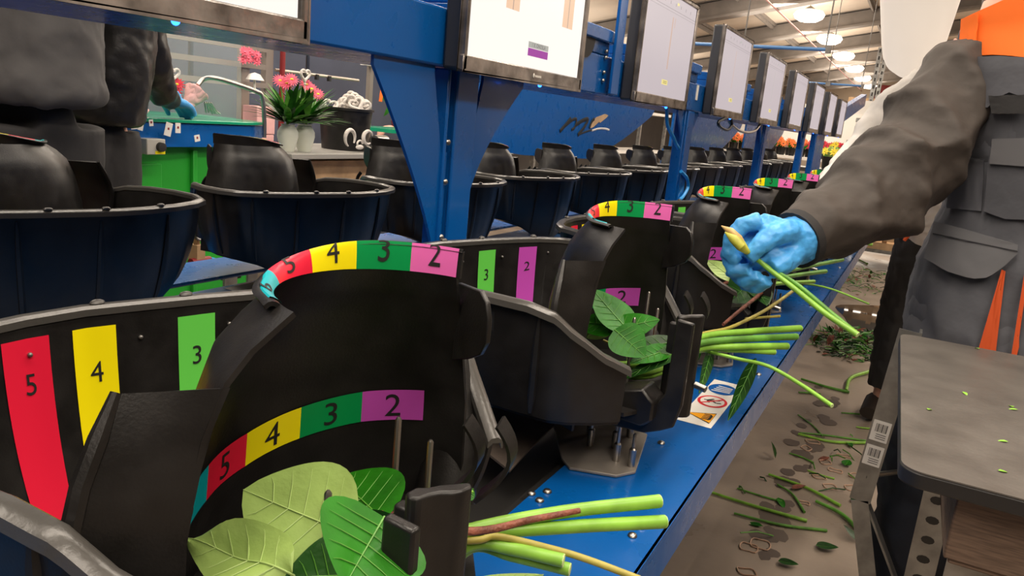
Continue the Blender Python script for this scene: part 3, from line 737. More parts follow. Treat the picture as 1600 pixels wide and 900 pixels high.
def stickers():
    # safety label lying on the apron
    L = [Vector((-.262, 1.118, AZ)), Vector((-.209, 1.118, AZ)), Vector((-.209, 1.36, AZ)), Vector((-.262, 1.36, AZ))]
    z = AZ + .0006
    m = MB().use(LAB['white']); m.add([(p.x, p.y, z) for p in L], [(0, 1, 2, 3)])
    def cp(x, y, h=.0004): return (x, y, z + h)
    cx = -.236
    # warning triangle (points away from the apron edge)
    def tri(s, h, mm): m.use(mm).add([cp(-.258 + (1 - s) * .012, 1.160, h), cp(-.216 - (1 - s) * .004, 1.160 - .026 * s, h), cp(-.216 - (1 - s) * .004, 1.160 + .026 * s, h)], [(0, 1, 2)])
    tri(1, .0004, INK); tri(.86, .0006, LAB['orange'])
    for k in range(4): m.use(INK).add([cp(-.232, 1.147 + k * .007, .0008), cp(-.221, 1.149 + k * .007, .0008), cp(-.221, 1.153 + k * .007, .0008), cp(-.232, 1.150 + k * .007, .0008)], [(0, 1, 2, 3)])
    m.add([cp(-.222, 1.146, .0008), cp(-.218, 1.150, .0008), cp(-.218, 1.168, .0008), cp(-.222, 1.174, .0008)], [(0, 1, 2, 3)])
    def disc(x, y, r, mm, h, sy=1.25): m.use(mm).add([cp(x + r * math.cos(a * PI / 16), y + r * sy * math.sin(a * PI / 16), h) for a in range(32)], [tuple(range(32))])
    disc(cx, 1.238, .024, LAB['signred'], .0004); disc(cx, 1.238, .0195, LAB['white'], .0006)
    def ln(a, b, w, mm, h):
        a = Vector(a); b = Vector(b); d = (b - a).normalized(); n_ = Vector((-d.y, d.x)) * w / 2
        m.use(mm).add([cp(*(a + n_), h), cp(*(b + n_), h), cp(*(b - n_), h), cp(*(a - n_), h)], [(0, 1, 2, 3)])
    for a, b in (((-.25, 1.238), (-.238, 1.240)), ((-.238, 1.240), (-.228, 1.232)), ((-.238, 1.240), (-.226, 1.248)), ((-.244, 1.239), (-.240, 1.228)), ((-.228, 1.232), (-.221, 1.236)), ((-.244, 1.239), (-.236, 1.250))): ln(a, b, .004, INK, .0008)
    ln((-.25, 1.220), (-.222, 1.256), .004, LAB['signred'], .001)
    disc(cx, 1.312, .024, LAB['signblue'], .0004)
    for k in range(4): ln((-.252 + .002 * k, 1.296 + .01 * k), (-.221, 1.300 + .008 * k), .004, LAB['white'], .0006)
    tag(m.build('safety_sticker', None, fix=False, loc=(-.236, 1.24, AZ)), 'white safety sticker with blue, red ringed and yellow symbols on the apron', 'sticker')
    P = [W(350, 449, z=AZ + .0006), W(395, 440, z=AZ + .0006), W(427, 447, z=AZ + .0006), W(385, 461, z=AZ + .0006)]
    P = [Vector((p.x, p.y, AZ - .0012)) for p in P]
    tag(MB().prism(P, (0, 0, .0005)).build('paper_sticker', WPAPER, loc=tuple(P[0])), 'crumpled white paper sticker on the worn blue centre deck', 'sticker')
    a = W(882, 362, z=AZ)
    bx = MB().box((a.x - .02, a.y, AZ + .018), (.05, .12, .036)).box((a.x - .02, a.y, AZ + .037), (.056, .13, .004))
    tag(bx.build('grey_box', CARD, loc=(a.x, a.y, AZ), bevel=.002), 'small grey brown box on the centre deck left of the second bin hood', 'box')
stickers()

# ------------------------------------------------------------------ foliage
def leaf(mb, base, d, n, L, Wd, curl=.15, fold=.2, wav=.0, nu=10, nv=6, m=LEAF, back=None, point=1.0, vein=True):
    base = Vector(base); d = Vector(d).normalized(); n = Vector(n); n = (n - n.dot(d) * d).normalized(); s = d.cross(n)
    G = []
    for i in range(nu + 1):
        t = i / nu; w = Wd * .5 * (math.sin(PI * min(1, t ** .75 * 1.0)) ** .75 if 0 < t < 1 else 0) * (1 - .15 * t * point) + .0006
        row = []
        for j in range(nv + 1):
            u = (j / nv - .5) * 2
            p = base + d * L * t + s * w * u + n * (-curl * L * t * t + fold * w * abs(u) + wav * L * math.sin(t * 9 + u * 2) * .04)
            row.append(p)
        G.append(row)
    mb.use(m).grid(G)
    if vein:
        mb.use(LEAFV if m is not LEAFL else VEIN)
        mb.tube([G[i][nv // 2] + n * .0006 for i in range(nu + 1)], [.0008 * (1 - .7 * i / nu) for i in range(nu + 1)], 5)
        mb.tube([G[i][nv // 2] - n * .0006 for i in range(nu + 1)], [.0008 * (1 - .7 * i / nu) for i in range(nu + 1)], 5)
        if nu >= 12:
            for i in range(2, nu - 2, 2):
                for sg in (0, nv):
                    q = [G[i][nv // 2], G[min(i + 1, nu)][(nv // 2 + sg) // 2], G[min(i + 2, nu)][sg]]
                    for o in (.0006, -.0006): mb.tube([q_ + n * o for q_ in q[:2]] + [q[1].lerp(q[2], .7) + n * o], [.0004, .0003, .0001], 4)
    return mb
def stem_thing(name, P, r, m, label, cat='flower', group=None, tipm=STEMC, leaves=(), buds=()):
    P = catmull(P, 6); N = len(P)
    r = r if hasattr(r, '__len__') else (r * .85, r)
    o = MB().tube(P, [lerp(r[0], r[1], i / (N - 1)) for i in range(N)], 10).build(name, m, loc=tuple(P[0]))
    tag(o, label, cat, group)
    d = (P[-1] - P[-2]).normalized()
    if tipm: MB().tube([P[-1] - d * .0005, P[-1] + d * .0006], r[1] * .98, 10).build('cut_end', tipm, o)
    for lf in leaves:
        b = MB(); leaf(b, **lf); b.build('leaf', None, o, fix=False)
    return o
def bin_flowers():
    g1 = 'cut stems sticking out of the nearest bin'  # bare stems and twigs only, no flower heads modelled
    V = Vector
    # nearest bin: stems leave through the gate
    stem_thing('cut_stem', [(-.33, .385, .985), (-.27, .405, .992), W(735, 828, z=.998), W(880, 800, z=1.0), W(1030, 783, z=1.0)], (.0045, .0056), STEM, 'upper fat green stem reaching far out of the nearest bin', group=g1)
    stem_thing('cut_stem', [(-.34, .37, .98), (-.27, .40, .985), W(735, 838, z=.99), W(880, 824, z=.99), W(1038, 815, z=.985)], (.0045, .0056), STEM, 'second fat green stem of the nearest bin, cut end furthest right', group=g1)
    stem_thing('cut_stem', [(-.33, .39, .97), (-.26, .405, .975), W(735, 852, z=.985), W(800, 858, z=.985), W(880, 876, z=.985)], (.004, .0052), STEM, 'short bright green stem sloping down, upper one of the pair', group=g1)
    stem_thing('cut_stem', [(-.32, .37, .965), (-.255, .40, .968), W(735, 856, z=.975), W(800, 868, z=.975), W(890, 890, z=.975)], (.004, .005), STEM, 'short bright green stem sloping down, lower one of the pair', group=g1)
    stem_thing('branch', [(-.31, .40, .99), W(735, 845, z=.993), W(775, 838, z=.993), W(860, 857, z=.985), W(920, 875, z=.98), W(1000, 905, z=.975)], (.0028, .0026), TWIGY, 'thin yellow brown branch running down to the bottom edge', 'branch', tipm=None)
    stem_thing('branch', [(-.35, .385, 1.01), (-.29, .40, 1.01), W(740, 830, z=1.01), W(830, 812, z=1.012), W(905, 798, z=1.01)], (.004, .0022), TWIG, 'reddish brown twig lying along the upper stem of the nearest bin', 'branch', tipm=None)
    def lf(P0, P1, n, Wd, m, **k):
        P0 = V(P0); P1 = V(P1); return dict(base=P0, d=P1 - P0, n=n, L=(P1 - P0).length, Wd=Wd, m=m, nu=14, nv=8, **k)
    a = stem_thing('foliage_sprig', [W(640, 812, y=.40), W(580, 805, y=.38), W(530, 800, y=.36)], (.0045, .003), TWIG, 'leafy sprig with a large pale leaf turned over in the nearest bin', 'foliage', tipm=None,
        leaves=[lf(W(548, 835, y=.345), W(385, 770, y=.34), (.55, -.55, .7), .078, LEAFL, curl=-.05, fold=.12),
                lf(W(600, 815, y=.38), W(520, 735, y=.41), (.6, -.5, .5), .066, LEAF, curl=.1, fold=.15),
                lf(W(600, 808, y=.33), W(535, 920, y=.28), (.55, -.6, .5), .070, LEAF, curl=-.05, fold=.18),
                lf(W(630, 810, y=.35), W(575, 880, y=.36), (.5, -.6, .5), .05, LEAFD, curl=.1, fold=.1)])
    stem_thing('foliage_sprig', [W(500, 850, y=.37), W(420, 880, y=.34), W(350, 900, y=.33)], (.002, .002), STEMD, 'crumpled light green leaves low against the hood of the nearest bin', 'foliage', tipm=None,
        leaves=[lf(W(460, 900, y=.305), W(290, 838, y=.30), (.5, -.5, .8), .046, LEAFL, curl=.05, fold=.3, wav=1.2),
                lf(W(450, 885, y=.33), W(345, 830, y=.34), (.3, -.6, .7), .05, LEAFL, curl=.1, fold=.2, wav=1),
                lf(W(510, 870, y=.36), W(400, 830, y=.36), (.3, -.6, .7), .04, LEAFD, curl=.1, fold=.2),
                lf(W(560, 900, y=.34), W(450, 900, y=.30), (.3, -.6, .7), .05, LEAFD, curl=.1, fold=.2)])
    stem_thing('foliage_sprig', [W(722, 775, y=.43), W(730, 770, y=.435), W(738, 768, y=.44)], (.001, .001), STEM, 'small leaf tip peeping out behind the gate post of the nearest bin', 'foliage', tipm=None,
        leaves=[lf(W(718, 775, y=.43), W(742, 762, y=.45), (.3, -.7, .5), .014, LEAF, curl=.1, fold=.2)])
    stem_thing('foliage_sprig', [W(700, 905, z=.93), W(760, 905, z=.92), W(800, 910, z=.92)], (.002, .002), STEM, 'pale leaf at the bottom edge on the blue apron', 'foliage', tipm=None,
        leaves=[lf(W(720, 920, z=.90), W(850, 895, z=.88), (0, 0, 1), .022, LEAFL, curl=.02, fold=.1)])
    # second bin
    g2 = 'cut stems sticking out of the second bin'; o = .57
    ends = [((1250, 513), (1095, 527), 1.0, 'green stem of the second bin, topmost, cut end furthest right'), ((1244, 526), (1092, 537), .995, 'green stem of the second bin just below the topmost'), ((1230, 541), (1090, 546), .985, 'bright green stem of the second bin, third from the top'), ((1210, 550), (1090, 548), .978, 'bright green stem of the second bin, lowest of the short ones')]
    for i, (e, s, z, l) in enumerate(ends):
        stem_thing('cut_stem', [(-.34, .93 + .01 * i, z - .015), (-.27, .965 + .004 * i, z - .005), W(*s, z=z), W((e[0] + s[0]) / 2, (e[1] + s[1]) / 2 - 2, z=z + .004), W(*e, z=z)], (.0042, .0055 if i < 3 else .0045), STEMD if i == 1 else STEM, l, group=g2)
    stem_thing('cut_stem', [W(1090, 545, z=.975), W(1150, 560, z=.975), W(1200, 572, z=.965), W(1250, 600, z=.955), W(1300, 634, z=.945)], (.0025, .0032), STEM, 'thin green stem drooping from the second bin over the apron edge', group=g2)
    stem_thing('branch', [(-.30, .95, 1.0), W(1095, 522, z=1.0), W(1140, 512, z=1.005), W(1190, 488, z=1.01), W(1218, 470, z=1.015), W(1240, 454, z=1.02)], (.0026, .0032), TWIGY, 'long yellow green branch of the second bin, knotted towards its end', 'branch', tipm=STEMC)
    stem_thing('branch', [W(1165, 498, z=1.003), W(1190, 496, z=1.003), W(1218, 494, z=1.003)], (.0022, .0022), TWIGY, 'short tan side branch beside the stems of the second bin', 'branch')
    stem_thing('branch', [W(1130, 507, z=1.0), W(1150, 490, z=1.01), W(1175, 470, z=1.018), W(1196, 453, z=1.02)], (.0026, .0035), TWIG, 'reddish brown twig pointing at the glove from the second bin', 'branch')
    stem_thing('foliage_sprig', [(-.27, .965, 1.0), (-.30, .94, 1.01), (-.33, .93, 1.02)], (.002, .0015), TWIGY, 'sprig of glossy green leaves in the second bin, in front of the label 3', 'foliage', tipm=None,
        leaves=[lf(W(985, 520, y=.90), W(925, 455, y=.93), (.6, -.6, .5), .05, LEAF, curl=-.05, fold=.12),
                lf(W(975, 512, y=.91), W(900, 498, y=.92), (.3, -.6, .7), .046, LEAF, curl=.1, fold=.15),
                lf(W(950, 518, y=.90), W(1028, 496, y=.91), (.1, -.7, .6), .040, LEAF, curl=.1, fold=-.15),
                lf(W(960, 515, y=.89), W(1008, 556, y=.88), (.3, -.7, .5), .05, LEAF, curl=.05, fold=.15),
                lf(W(960, 515, y=.92), W(905, 520, y=.92), (.1, -.6, .7), .03, LEAFL, curl=.1, fold=.15),
                lf(W(1080, 540, y=.93), W(970, 590, y=.88), (.1, -.5, .8), .022, LEAFD, curl=.05, fold=.2),
                lf(W(1060, 535, y=.94), W(965, 545, y=.90), (.1, -.5, .8), .03, LEAFD, curl=.05, fold=.2),
                lf(W(1050, 545, y=.93), W(985, 565, y=.88), (.1, -.5, .8), .03, LEAF, curl=.05, fold=.2)])
    stem_thing('lance_leaves', [W(1110, 545, z=.975), W(1112, 550, z=.97)], (.001, .001), STEMD, 'dark narrow leaves drooping below the stems beside the safety sticker', 'foliage', tipm=None,
        leaves=[lf(W(1112, 545, z=.975), W(1092, 615, z=.93), (.6, -.5, .5), .018, LEAFD, curl=.0, fold=.2), lf(W(1095, 545, z=.975), W(1066, 590, z=.95), (.6, -.5, .5), .012, LEAF, curl=.0, fold=.2), lf(W(1100, 542, z=.97), W(1112, 565, z=.96), (.6, -.5, .5), .012, LEAF, curl=.0, fold=.2)])
    stem_thing('lance_leaves', [W(1181, 561, z=.96), W(1180, 566, z=.957)], (.0012, .001), STEMD, 'long lance shaped leaf hanging over the right side of the safety sticker', 'foliage', tipm=None,
        leaves=[lf(W(1181, 560, z=.962), W(1135, 657, z=.875), (.7, -.3, .6), .026, LEAFD, curl=-.03, fold=.15)])
    # third bin and beyond
    for i, (e, s, z, m, l) in enumerate([((1316, 406), (1205, 430), 1.0, STEMD, 'green stem of the third bin, topmost of the fat ones below the sleeve'), ((1290, 424), (1200, 438), .995, STEMD, 'green stem of the third bin with its cut end above the thin one'), ((1272, 440), (1195, 446), .99, STEM, 'short green stem of the third bin, lowest'), ((1322, 378), (1225, 400), 1.0, TWIG, 'brown twig of the third bin lying against the sleeve')]):
        stem_thing('cut_stem', [(-.33, 1.50 + .02 * i, z - .01), W(*s, z=z), W((e[0] + s[0]) / 2, (e[1] + s[1]) / 2 - 1, z=z), W(*e, z=z)], (.004, .0055 if i < 2 else .0045), m, l, 'branch' if i == 3 else 'flower', group='cut stems sticking out of the third bin', tipm=None if i == 3 else STEMC)
    stem_thing('cut_stem', [W(1200, 440, z=.985), W(1255, 443, z=.982), W(1300, 452, z=.975), W(1358, 475, z=.965)], (.0022, .0022), STEM, 'thin green stem of the third bin hanging over the floor', group='cut stems sticking out of the third bin')
    stem_thing('foliage_sprig', [(-.27, 1.53, 1.0), (-.31, 1.50, 1.01), (-.34, 1.48, 1.02)], (.002, .0015), STEM, 'sprig of leaves with a small bud in the third bin under the glove', 'foliage', tipm=None,
        leaves=[lf(W(1150, 440, y=1.47), W(1105, 402, y=1.5), (.5, -.6, .5), .045, LEAFL, curl=.1, fold=.2),
                lf(W(1175, 432, y=1.47), W(1110, 425, y=1.5), (.3, -.6, .7), .04, LEAFL, curl=.1, fold=.2),
                lf(W(1180, 435, y=1.46), W(1140, 470, y=1.42), (.4, -.6, .6), .07, LEAFD, curl=.1, fold=.15),
                lf(W(1170, 440, y=1.5), W(1200, 470, y=1.42), (.4, -.6, .6), .06, LEAFD, curl=.1, fold=.15),
                lf(W(1135, 418, y=1.5), W(1132, 390, y=1.52), (.8, -.6, .1), .012, TWIGY, curl=0, fold=.3)])
    for i, (e, s, l) in enumerate([((1350, 371), (1290, 392), 'green stem of the fourth bin peeping out below the elbow'), ((1380, 366), (1300, 385), 'thin green stem of the fourth bin pointing at the crates'), ((1340, 375), (1270, 392), 'upper green stem of the fourth bin beside the forearm'), ((1352, 368), (1310, 380), 'farthest short green stem at the apron end')]):
        stem_thing('cut_stem', [(-.31, 2.10, .985), W(*s, z=.99), W(*e, z=.99)], (.004, .0055 if i != 1 else .003), STEM if i % 2 else STEMD, l, group='cut stems sticking out of the fourth bin')
    for k, y in ((4, 2.68), (5, 3.25), (6, 3.82)):
        m = stem_thing('foliage_sprig', [(-.34, y + .05, .99), (-.25, y + .08, 1.0), (-.10, y + .1, .99)], (.003, .005), STEM, 'green stems and leaves in the %s bin of the near row' % {4: 'fifth', 5: 'sixth', 6: 'seventh'}[k], 'foliage',
            leaves=[dict(base=V((-.3, y + .05, 1.0)), d=(-.3, -.8, .5), n=(.3, -.3, .8), L=.09, Wd=.05, m=LEAF), dict(base=V((-.26, y + .08, 1.0)), d=(.4, .5, .3), n=(0, 0, 1), L=.09, Wd=.05, m=LEAFD)])
bin_flowers()

# the flower held in the glove
def held():
    Y = 1.25
    o = stem_thing('lily_stem', [W(1166, 391, y=1.210), W(1185, 407, y=1.232), W(1206, 424, y=1.232), W(1240, 450, y=1.22), W(1290, 490, y=1.20), W(1340, 523, y=1.18)], (.0035, .0045), STEM, 'fresh bright green stem with closed bud held in the blue glove', 'flower')
    P = [W(1168, 394, y=1.212), W(1158, 384, y=1.20), W(1146, 373, y=1.20), W(1133, 363, y=1.205)]
    MB().tube(P, [.0045, .0085, .0072, .0012], 10).build('bud', BUD, o)
    P = [W(1164, 386, y=1.217), W(1153, 373, y=1.208), W(1141, 361, y=1.208), W(1127, 353, y=1.212)]
    MB().tube(P, [.004, .0072, .006, .0008], 10).build('bud', BUDT, o)
    stem_thing('lily_stem', [W(1175, 398, y=1.245), W(1213, 424, y=1.243), W(1250, 448, y=1.225), W(1300, 490, y=1.205), W(1336, 519, y=1.187)], (.003, .0038), STEMD, 'thinner green stem held in the glove alongside the brighter one', 'flower')
held()
# ------------------------------------------------------------------ packing table at the right
def table():
    t = thing('packing_table', (.45, 1.1, 0), 'grey topped packing table with rounded corner at the lower right', 'table')
    x0, y0, x1, y1 = .034, .803, 1.15, 1.43; r = .022
    out = []
    for cx, cy, a0 in ((x0 + r, y0 + r, PI), (x1, y0 + r, 1.5 * PI), (x1, y1 - r, 0), (.018 + r, y1 - r, PI / 2)):
        if cx == x1: out.append((x1, y0 if a0 else y1, .982)); continue
        for k in range(7): out.append((cx + r * math.cos(a0 + k * PI / 12), cy + r * math.sin(a0 + k * PI / 12), .982))
    tp = MB().prism([(x, y, .982) for x, y, z in out], (0, 0, .0165)).build('tabletop', TEDGE, t, bevel=.002)
    MB().prism([(x + (.0006 if x < .5 else 0), y, .9985) for x, y, z in out], (0, 0, .0015)).build('laminate', TTOP, tp)
    w = MB().box((.62, .852, .942), (1.06, .03, .075)).box((.62, 1.39, .942), (1.06, .03, .075)).box((.105, 1.12, .942), (.03, .51, .075)).box((.62, 1.12, .905), (1.05, .56, .012))
    w.build('wooden_frame', WOOD, t, bevel=.002)
    random.seed(12)
    for k, (px, py) in enumerate(((1582, 636), (1505, 612), (1590, 640), (1530, 545), (1560, 735), (1450, 640), (1575, 690))):
        p = W(px, py, z=1.0012); g = MB(); leaf(g, p, (random.uniform(-1, 1), random.uniform(-1, 1), 0), (0, 0, 1), .010, .005, nu=3, nv=2, m=STEM, vein=False)
        tag(g.build('leaf_scrap', None, loc=tuple(p), fix=False), 'tiny green leaf scrap on the grey packing table', 'leaf', 'leaf scraps on the packing table')
    for x, y in ((.118, .885), (1.08, .885), (.118, 1.36), (1.08, 1.36)):
        m = MB().use(GALV).box((x, y - .02, .45), (.042, .003, .9)).box((x + .02, y, .45), (.003, .042, .9)).use(DARK)
        for k in range(24): m.add([(x + .010 * math.cos(a * PI / 5), y - .0219, .06 + k * .035 + .007 * math.sin(a * PI / 5)) for a in range(10)], [tuple(range(10))])
        m.build('leg', None, t)
table()
def rack_frame():
    a, b, c, d = W(1411, 515, y=1.5), W(1343, 782, y=1.5), W(1356, 905, y=1.5), W(1383, 905, y=1.5)
    t = thing('galvanised_frame', tuple(b), 'galvanised steel angle frame with two barcode stickers beside the packing table', 'frame')
    a.x += .012
    MB().bar(a, b, .036, .004, up=(0, 1, 0)).bar(a + Vector((.017, .017, 0)), b + Vector((.017, .017, 0)), .004, .036, up=(0, 1, 0)).build('upright', GALV, t)
    MB().bar(b, c + (c - b) * .6, .030, .004, up=(0, 1, 0)).bar(b + Vector((.015, .02, -.01)), d + (d - b) * .6 + Vector((.02, .02, 0)), .004, .036, up=(0, 1, 0)).build('brace', GALV, t)
    MB().tube([b + Vector((.0, .0, .05)), b + Vector((.25, .3, .05))], .005, 8).build('cross_bar', STEEL, t)
    for k in (.575, .72):
        p = a.lerp(b, k); u = (a - b).normalized(); s = u.cross(Vector((0, 1, 0))).normalized(); n = Vector((0, -1, 0))
        m = MB().use(WPAPER); q = p + n * .003
        m.add([q - s * .015 - u * .02, q + s * .015 - u * .02, q + s * .015 + u * .02, q - s * .015 + u * .02], [(0, 1, 2, 3)])
        m.use(INK)
        for i in range(9):
            w_ = .0009 + .0006 * (i % 3 == 0); o = -.010 + i * .0023
            m.add([q + n * .0004 + s * (o) - u * .002, q + n * .0004 + s * (o + w_) - u * .002, q + n * .0004 + s * (o + w_) + u * .014, q + n * .0004 + s * o + u * .014], [(0, 1, 2, 3)])
        for i in range(3): m.add([q + n * .0004 - s * .011 - u * (.006 + .004 * i), q + n * .0004 + s * .006 - u * (.006 + .004 * i), q + n * .0004 + s * .006 - u * (.0072 + .004 * i), q + n * .0004 - s * .011 - u * (.0072 + .004 * i)], [(0, 1, 2, 3)])
        m.build('barcode_sticker', None, t, fix=False)
rack_frame()

# ------------------------------------------------------------------ litter on the floor
def litter():
    def fl(px, py, z=.008): return W(px, py, z=z)
    S = [([(1089, 762), (1170, 788), (1261, 814)], .008, 'long dark green stem on the floor nearest the blue apron'), ([(1147, 802), (1220, 820), (1292, 829)], .007, 'straight stem on the floor below the long dark one'),
         ([(1152, 763), (1190, 775), (1222, 784)], .005, 'thin stem left of the crossing stems'), ([(1201, 741), (1260, 762), (1313, 790)], .008, 'stem crossing the middle of the aisle towards the frame'),
         ([(1215, 757), (1238, 772), (1257, 800)], .006, 'bent stem under the crossing stem'), ([(1233, 708), (1252, 714), (1271, 723)], .005, 'short stem above the crossing stem'), ([(1247, 678), (1300, 690), (1364, 692)], .009, 'forked green stem lying across the aisle, pointing at the frame'),
         ([(1250, 676), (1290, 680), (1362, 690)], .006, 'twin of the forked stem across the aisle'), ([(1247, 648), (1270, 665), (1285, 681)], .005, 'short thin stem touching the forked one'), ([(1262, 735), (1285, 743), (1304, 748)], .005, 'short stem among the rubber bands'),
         ([(1275, 783), (1315, 803), (1343, 830)], .010, 'dark stem ending at the foot of the frame'), ([(1252, 592), (1290, 604), (1327, 613)], .010, 'stem lying just beyond the caster'), ([(1322, 610), (1330, 590), (1361, 580)], .014, 'curled leaf stem by the second worker shoe'),
         ([(1248, 613), (1265, 614), (1282, 616)], .008, 'small stem left of the curled one'), ([(1315, 645), (1330, 646), (1343, 647)], .006, 'tiny stem left of the shoe'), ([(1338, 667), (1352, 669), (1366, 670)], .006, 'tiny stem below the shoe'),
         ([(1500, 895), (1520, 885), (1545, 872)], .008, 'curved stem on the floor under the packing table'), ([(1505, 900), (1530, 893), (1552, 890)], .008, 'lower curved stem under the packing table'), ([(1310, 395), (1330, 400), (1355, 412)], .014, 'distant stem in the aisle beyond the glove')]
    for i, (P, r, l) in enumerate(S):
        stem_thing('plant_cutting', [fl(*p, z=r) for p in P], (r * .6, r * .8), STEMD if i % 3 else STEM, l, group='cut stems fallen on the floor', tipm=None)
    for px, py, d, L, l in ((1275, 852, (1, .3, 0), .07, 'round dark leaf on the floor near the frame foot'), (1216, 876, (1, .1, 0), .06, 'small pointed leaf on the floor near the bottom edge'), (1320, 727, (.2, 1, 0), .06, 'bright leaf scrap on the floor left of the frame')):
        p = fl(px, py, .01); b = MB(); leaf(b, p, d, (0, 0, 1), L, L * .7, m=LEAF if 'bright' in l else LEAFD, curl=-.1, fold=.2)
        tag(b.build('fallen_leaf', None, loc=tuple(p), fix=False), l, 'leaf', 'leaves fallen on the floor')
    random.seed(5)
    bands = [(1170, 665 + 190), (1188, 850), (1260, 700), (1280, 745), (1297, 760), (1305, 735), (1330, 762), (1255, 785), (1318, 712), (1167, 893), (1270, 690), (1340, 745), (1290, 722)]
    for i, (px, py) in enumerate(bands):
        c = fl(px, py, .003); r = .022 + .01 * random.random(); a0 = random.random() * 3; e = .35 + .5 * random.random()
        P = [c + Vector((r * math.cos(a + a0) , r * e * math.sin(a + a0) * 1.4 + .006 * math.sin(3 * a), 0)) for a in [k * PI / 9 for k in range(18)]]
        tag(MB().tube(P + [P[0]], .0022, 5, cap=False).build('rubber_band', PINKR, loc=tuple(c)), 'pale rubber band lying on the concrete aisle floor', 'rubber band', 'rubber bands scattered on the floor')
    def heap(name, c, rx, ry, h, n, lab):
        m = MB(); random.seed(11)
        for i in range(n):
            a = random.random() * 2 * PI; r = random.random() ** .6
            p = Vector(c) + Vector((rx * r * math.cos(a), ry * r * math.sin(a), h * (1 - r) * random.random() + .006))
            d = Vector((random.uniform(-1, 1), random.uniform(-1, 1), random.uniform(-.1, .5)))
            if i % 3 == 0: leaf(m, p, d, (0, 0, 1), .07, .03, nu=4, nv=2, m=[LEAFD, LEAF, TWIG][i % 9 // 3], vein=False)
            else: m.use([TWIG, STEMD, LEAFD][i % 3]).tube([p, p + d * .05, p + d * .1 + Vector((0, 0, -.02))], .003, 4)
        o = m.build(name, None, loc=tuple(c), fix=False); tag(o, lab, 'plant litter', kind='stuff')
    heap('leaf_litter_heap', W(1340, 542, z=0), .30, .42, .12, 520, 'heap of trampled leaves and twigs on the aisle floor below the held stems')
    heap('leaf_litter', W(1345, 440, z=0), .45, .9, .04, 200, 'scattered leaf litter further up the aisle')
    heap('leaf_litter', W(1270, 760, z=0), .25, .75, .01, 26, 'fine twig scraps along the near aisle')
    pm = mat('water', (.05, .045, .04), .03, spec=1.0)
    c = W(1372, 497, z=0); P = [(c.x + .30 * math.cos(a) * (1 + .2 * math.sin(3 * a)), c.y + .55 * math.sin(a) * (1 + .15 * math.sin(2 * a)), .0015) for a in [k * PI / 16 for k in range(32)]]
    tag(MB().prism(P, (0, 0, .001)).build('water_puddle', pm, loc=tuple(c)), 'shiny water puddle on the aisle floor behind the litter heap', 'puddle')
    random.seed(9); sm = mat('wet_stain', (.13, .10, .082), .5)
    m = MB()
    for k in range(46):
        px, py = lerp(1195, 1290, k / 46) + random.uniform(-22, 22), lerp(870, 600, k / 46) + random.uniform(-14, 14)
        c = W(px, py, z=0); r = random.uniform(.012, .035)
        m.add([(c.x + r * math.cos(a) * 1.2, c.y + r * math.sin(a) * random.uniform(1.1, 1.9), .0005 + k * .00004) for a in [q * PI / 5 for q in range(10)]], [tuple(range(10))])
    tag(m.build('wet_footprint_stains', sm), 'trail of dark wet marks on the concrete along the aisle', 'stain', kind='stuff')
litter()

# ------------------------------------------------------------------ people
def fuse(mb, name, m, parent, vox=.01, sm=6, disp=0, dscale=.12, zcut=None):
    o = mb.build(name, m, parent, smooth=True, fix=False)
    r = o.modifiers.new('fuse', 'REMESH'); r.mode = 'VOXEL'; r.voxel_size = vox; r.use_smooth_shade = True
    s = o.modifiers.new('smooth', 'SMOOTH'); s.iterations = sm; s.factor = .6
    if disp:
        tx = bpy.data.textures.new(name + '_folds', 'CLOUDS'); tx.noise_scale = dscale; tx.noise_depth = 1; tx.noise_type = 'HARD_NOISE' if disp > .015 else 'SOFT_NOISE'
        d = o.modifiers.new('folds', 'DISPLACE'); d.texture = tx; d.strength = disp; d.mid_level = .5; d.texture_coords = 'LOCAL'
    return o
def folds(o, st, sc):
    tx = bpy.data.textures.new('creases', 'CLOUDS'); tx.noise_scale = sc; tx.noise_depth = 2; tx.noise_type = 'HARD_NOISE'
    d = o.modifiers.new('creases', 'DISPLACE'); d.texture = tx; d.strength = -st; d.mid_level = .4; d.texture_coords = 'LOCAL'
def head(mb, c, r=.095, face=(0, -1, 0), up=(0, 0, 1)):
    f = Vector(face).normalized(); u = Vector(up); s = u.cross(f).normalized(); c = Vector(c)
    rot = Matrix((s, f, u)).transposed()
    mb.ball(c, (r * .80, r * .98, r * 1.22), 20, 14, rot=rot)
    mb.ball(c + f * r * .25 - u * r * .55, (r * .6, r * .68, r * .7), 16, 10, rot=rot)     # jaw
    mb.tube([c + f * r * .92 + u * r * .15, c + f * r * 1.14 - u * r * .18, c + f * r * .98 - u * r * .28], [r * .1, r * .17, r * .12], 8)   # nose
    mb.ball(c + f * r * .90 - u * r * .55, (r * .3, r * .1, r * .08), 10, 6, rot=rot)       # lips
    for q in (-1, 1): mb.ball(c + s * q * r * .82 - u * r * .05, (r * .1, r * .2, r * .32), 10, 6, rot=rot)  # ears
    return rot
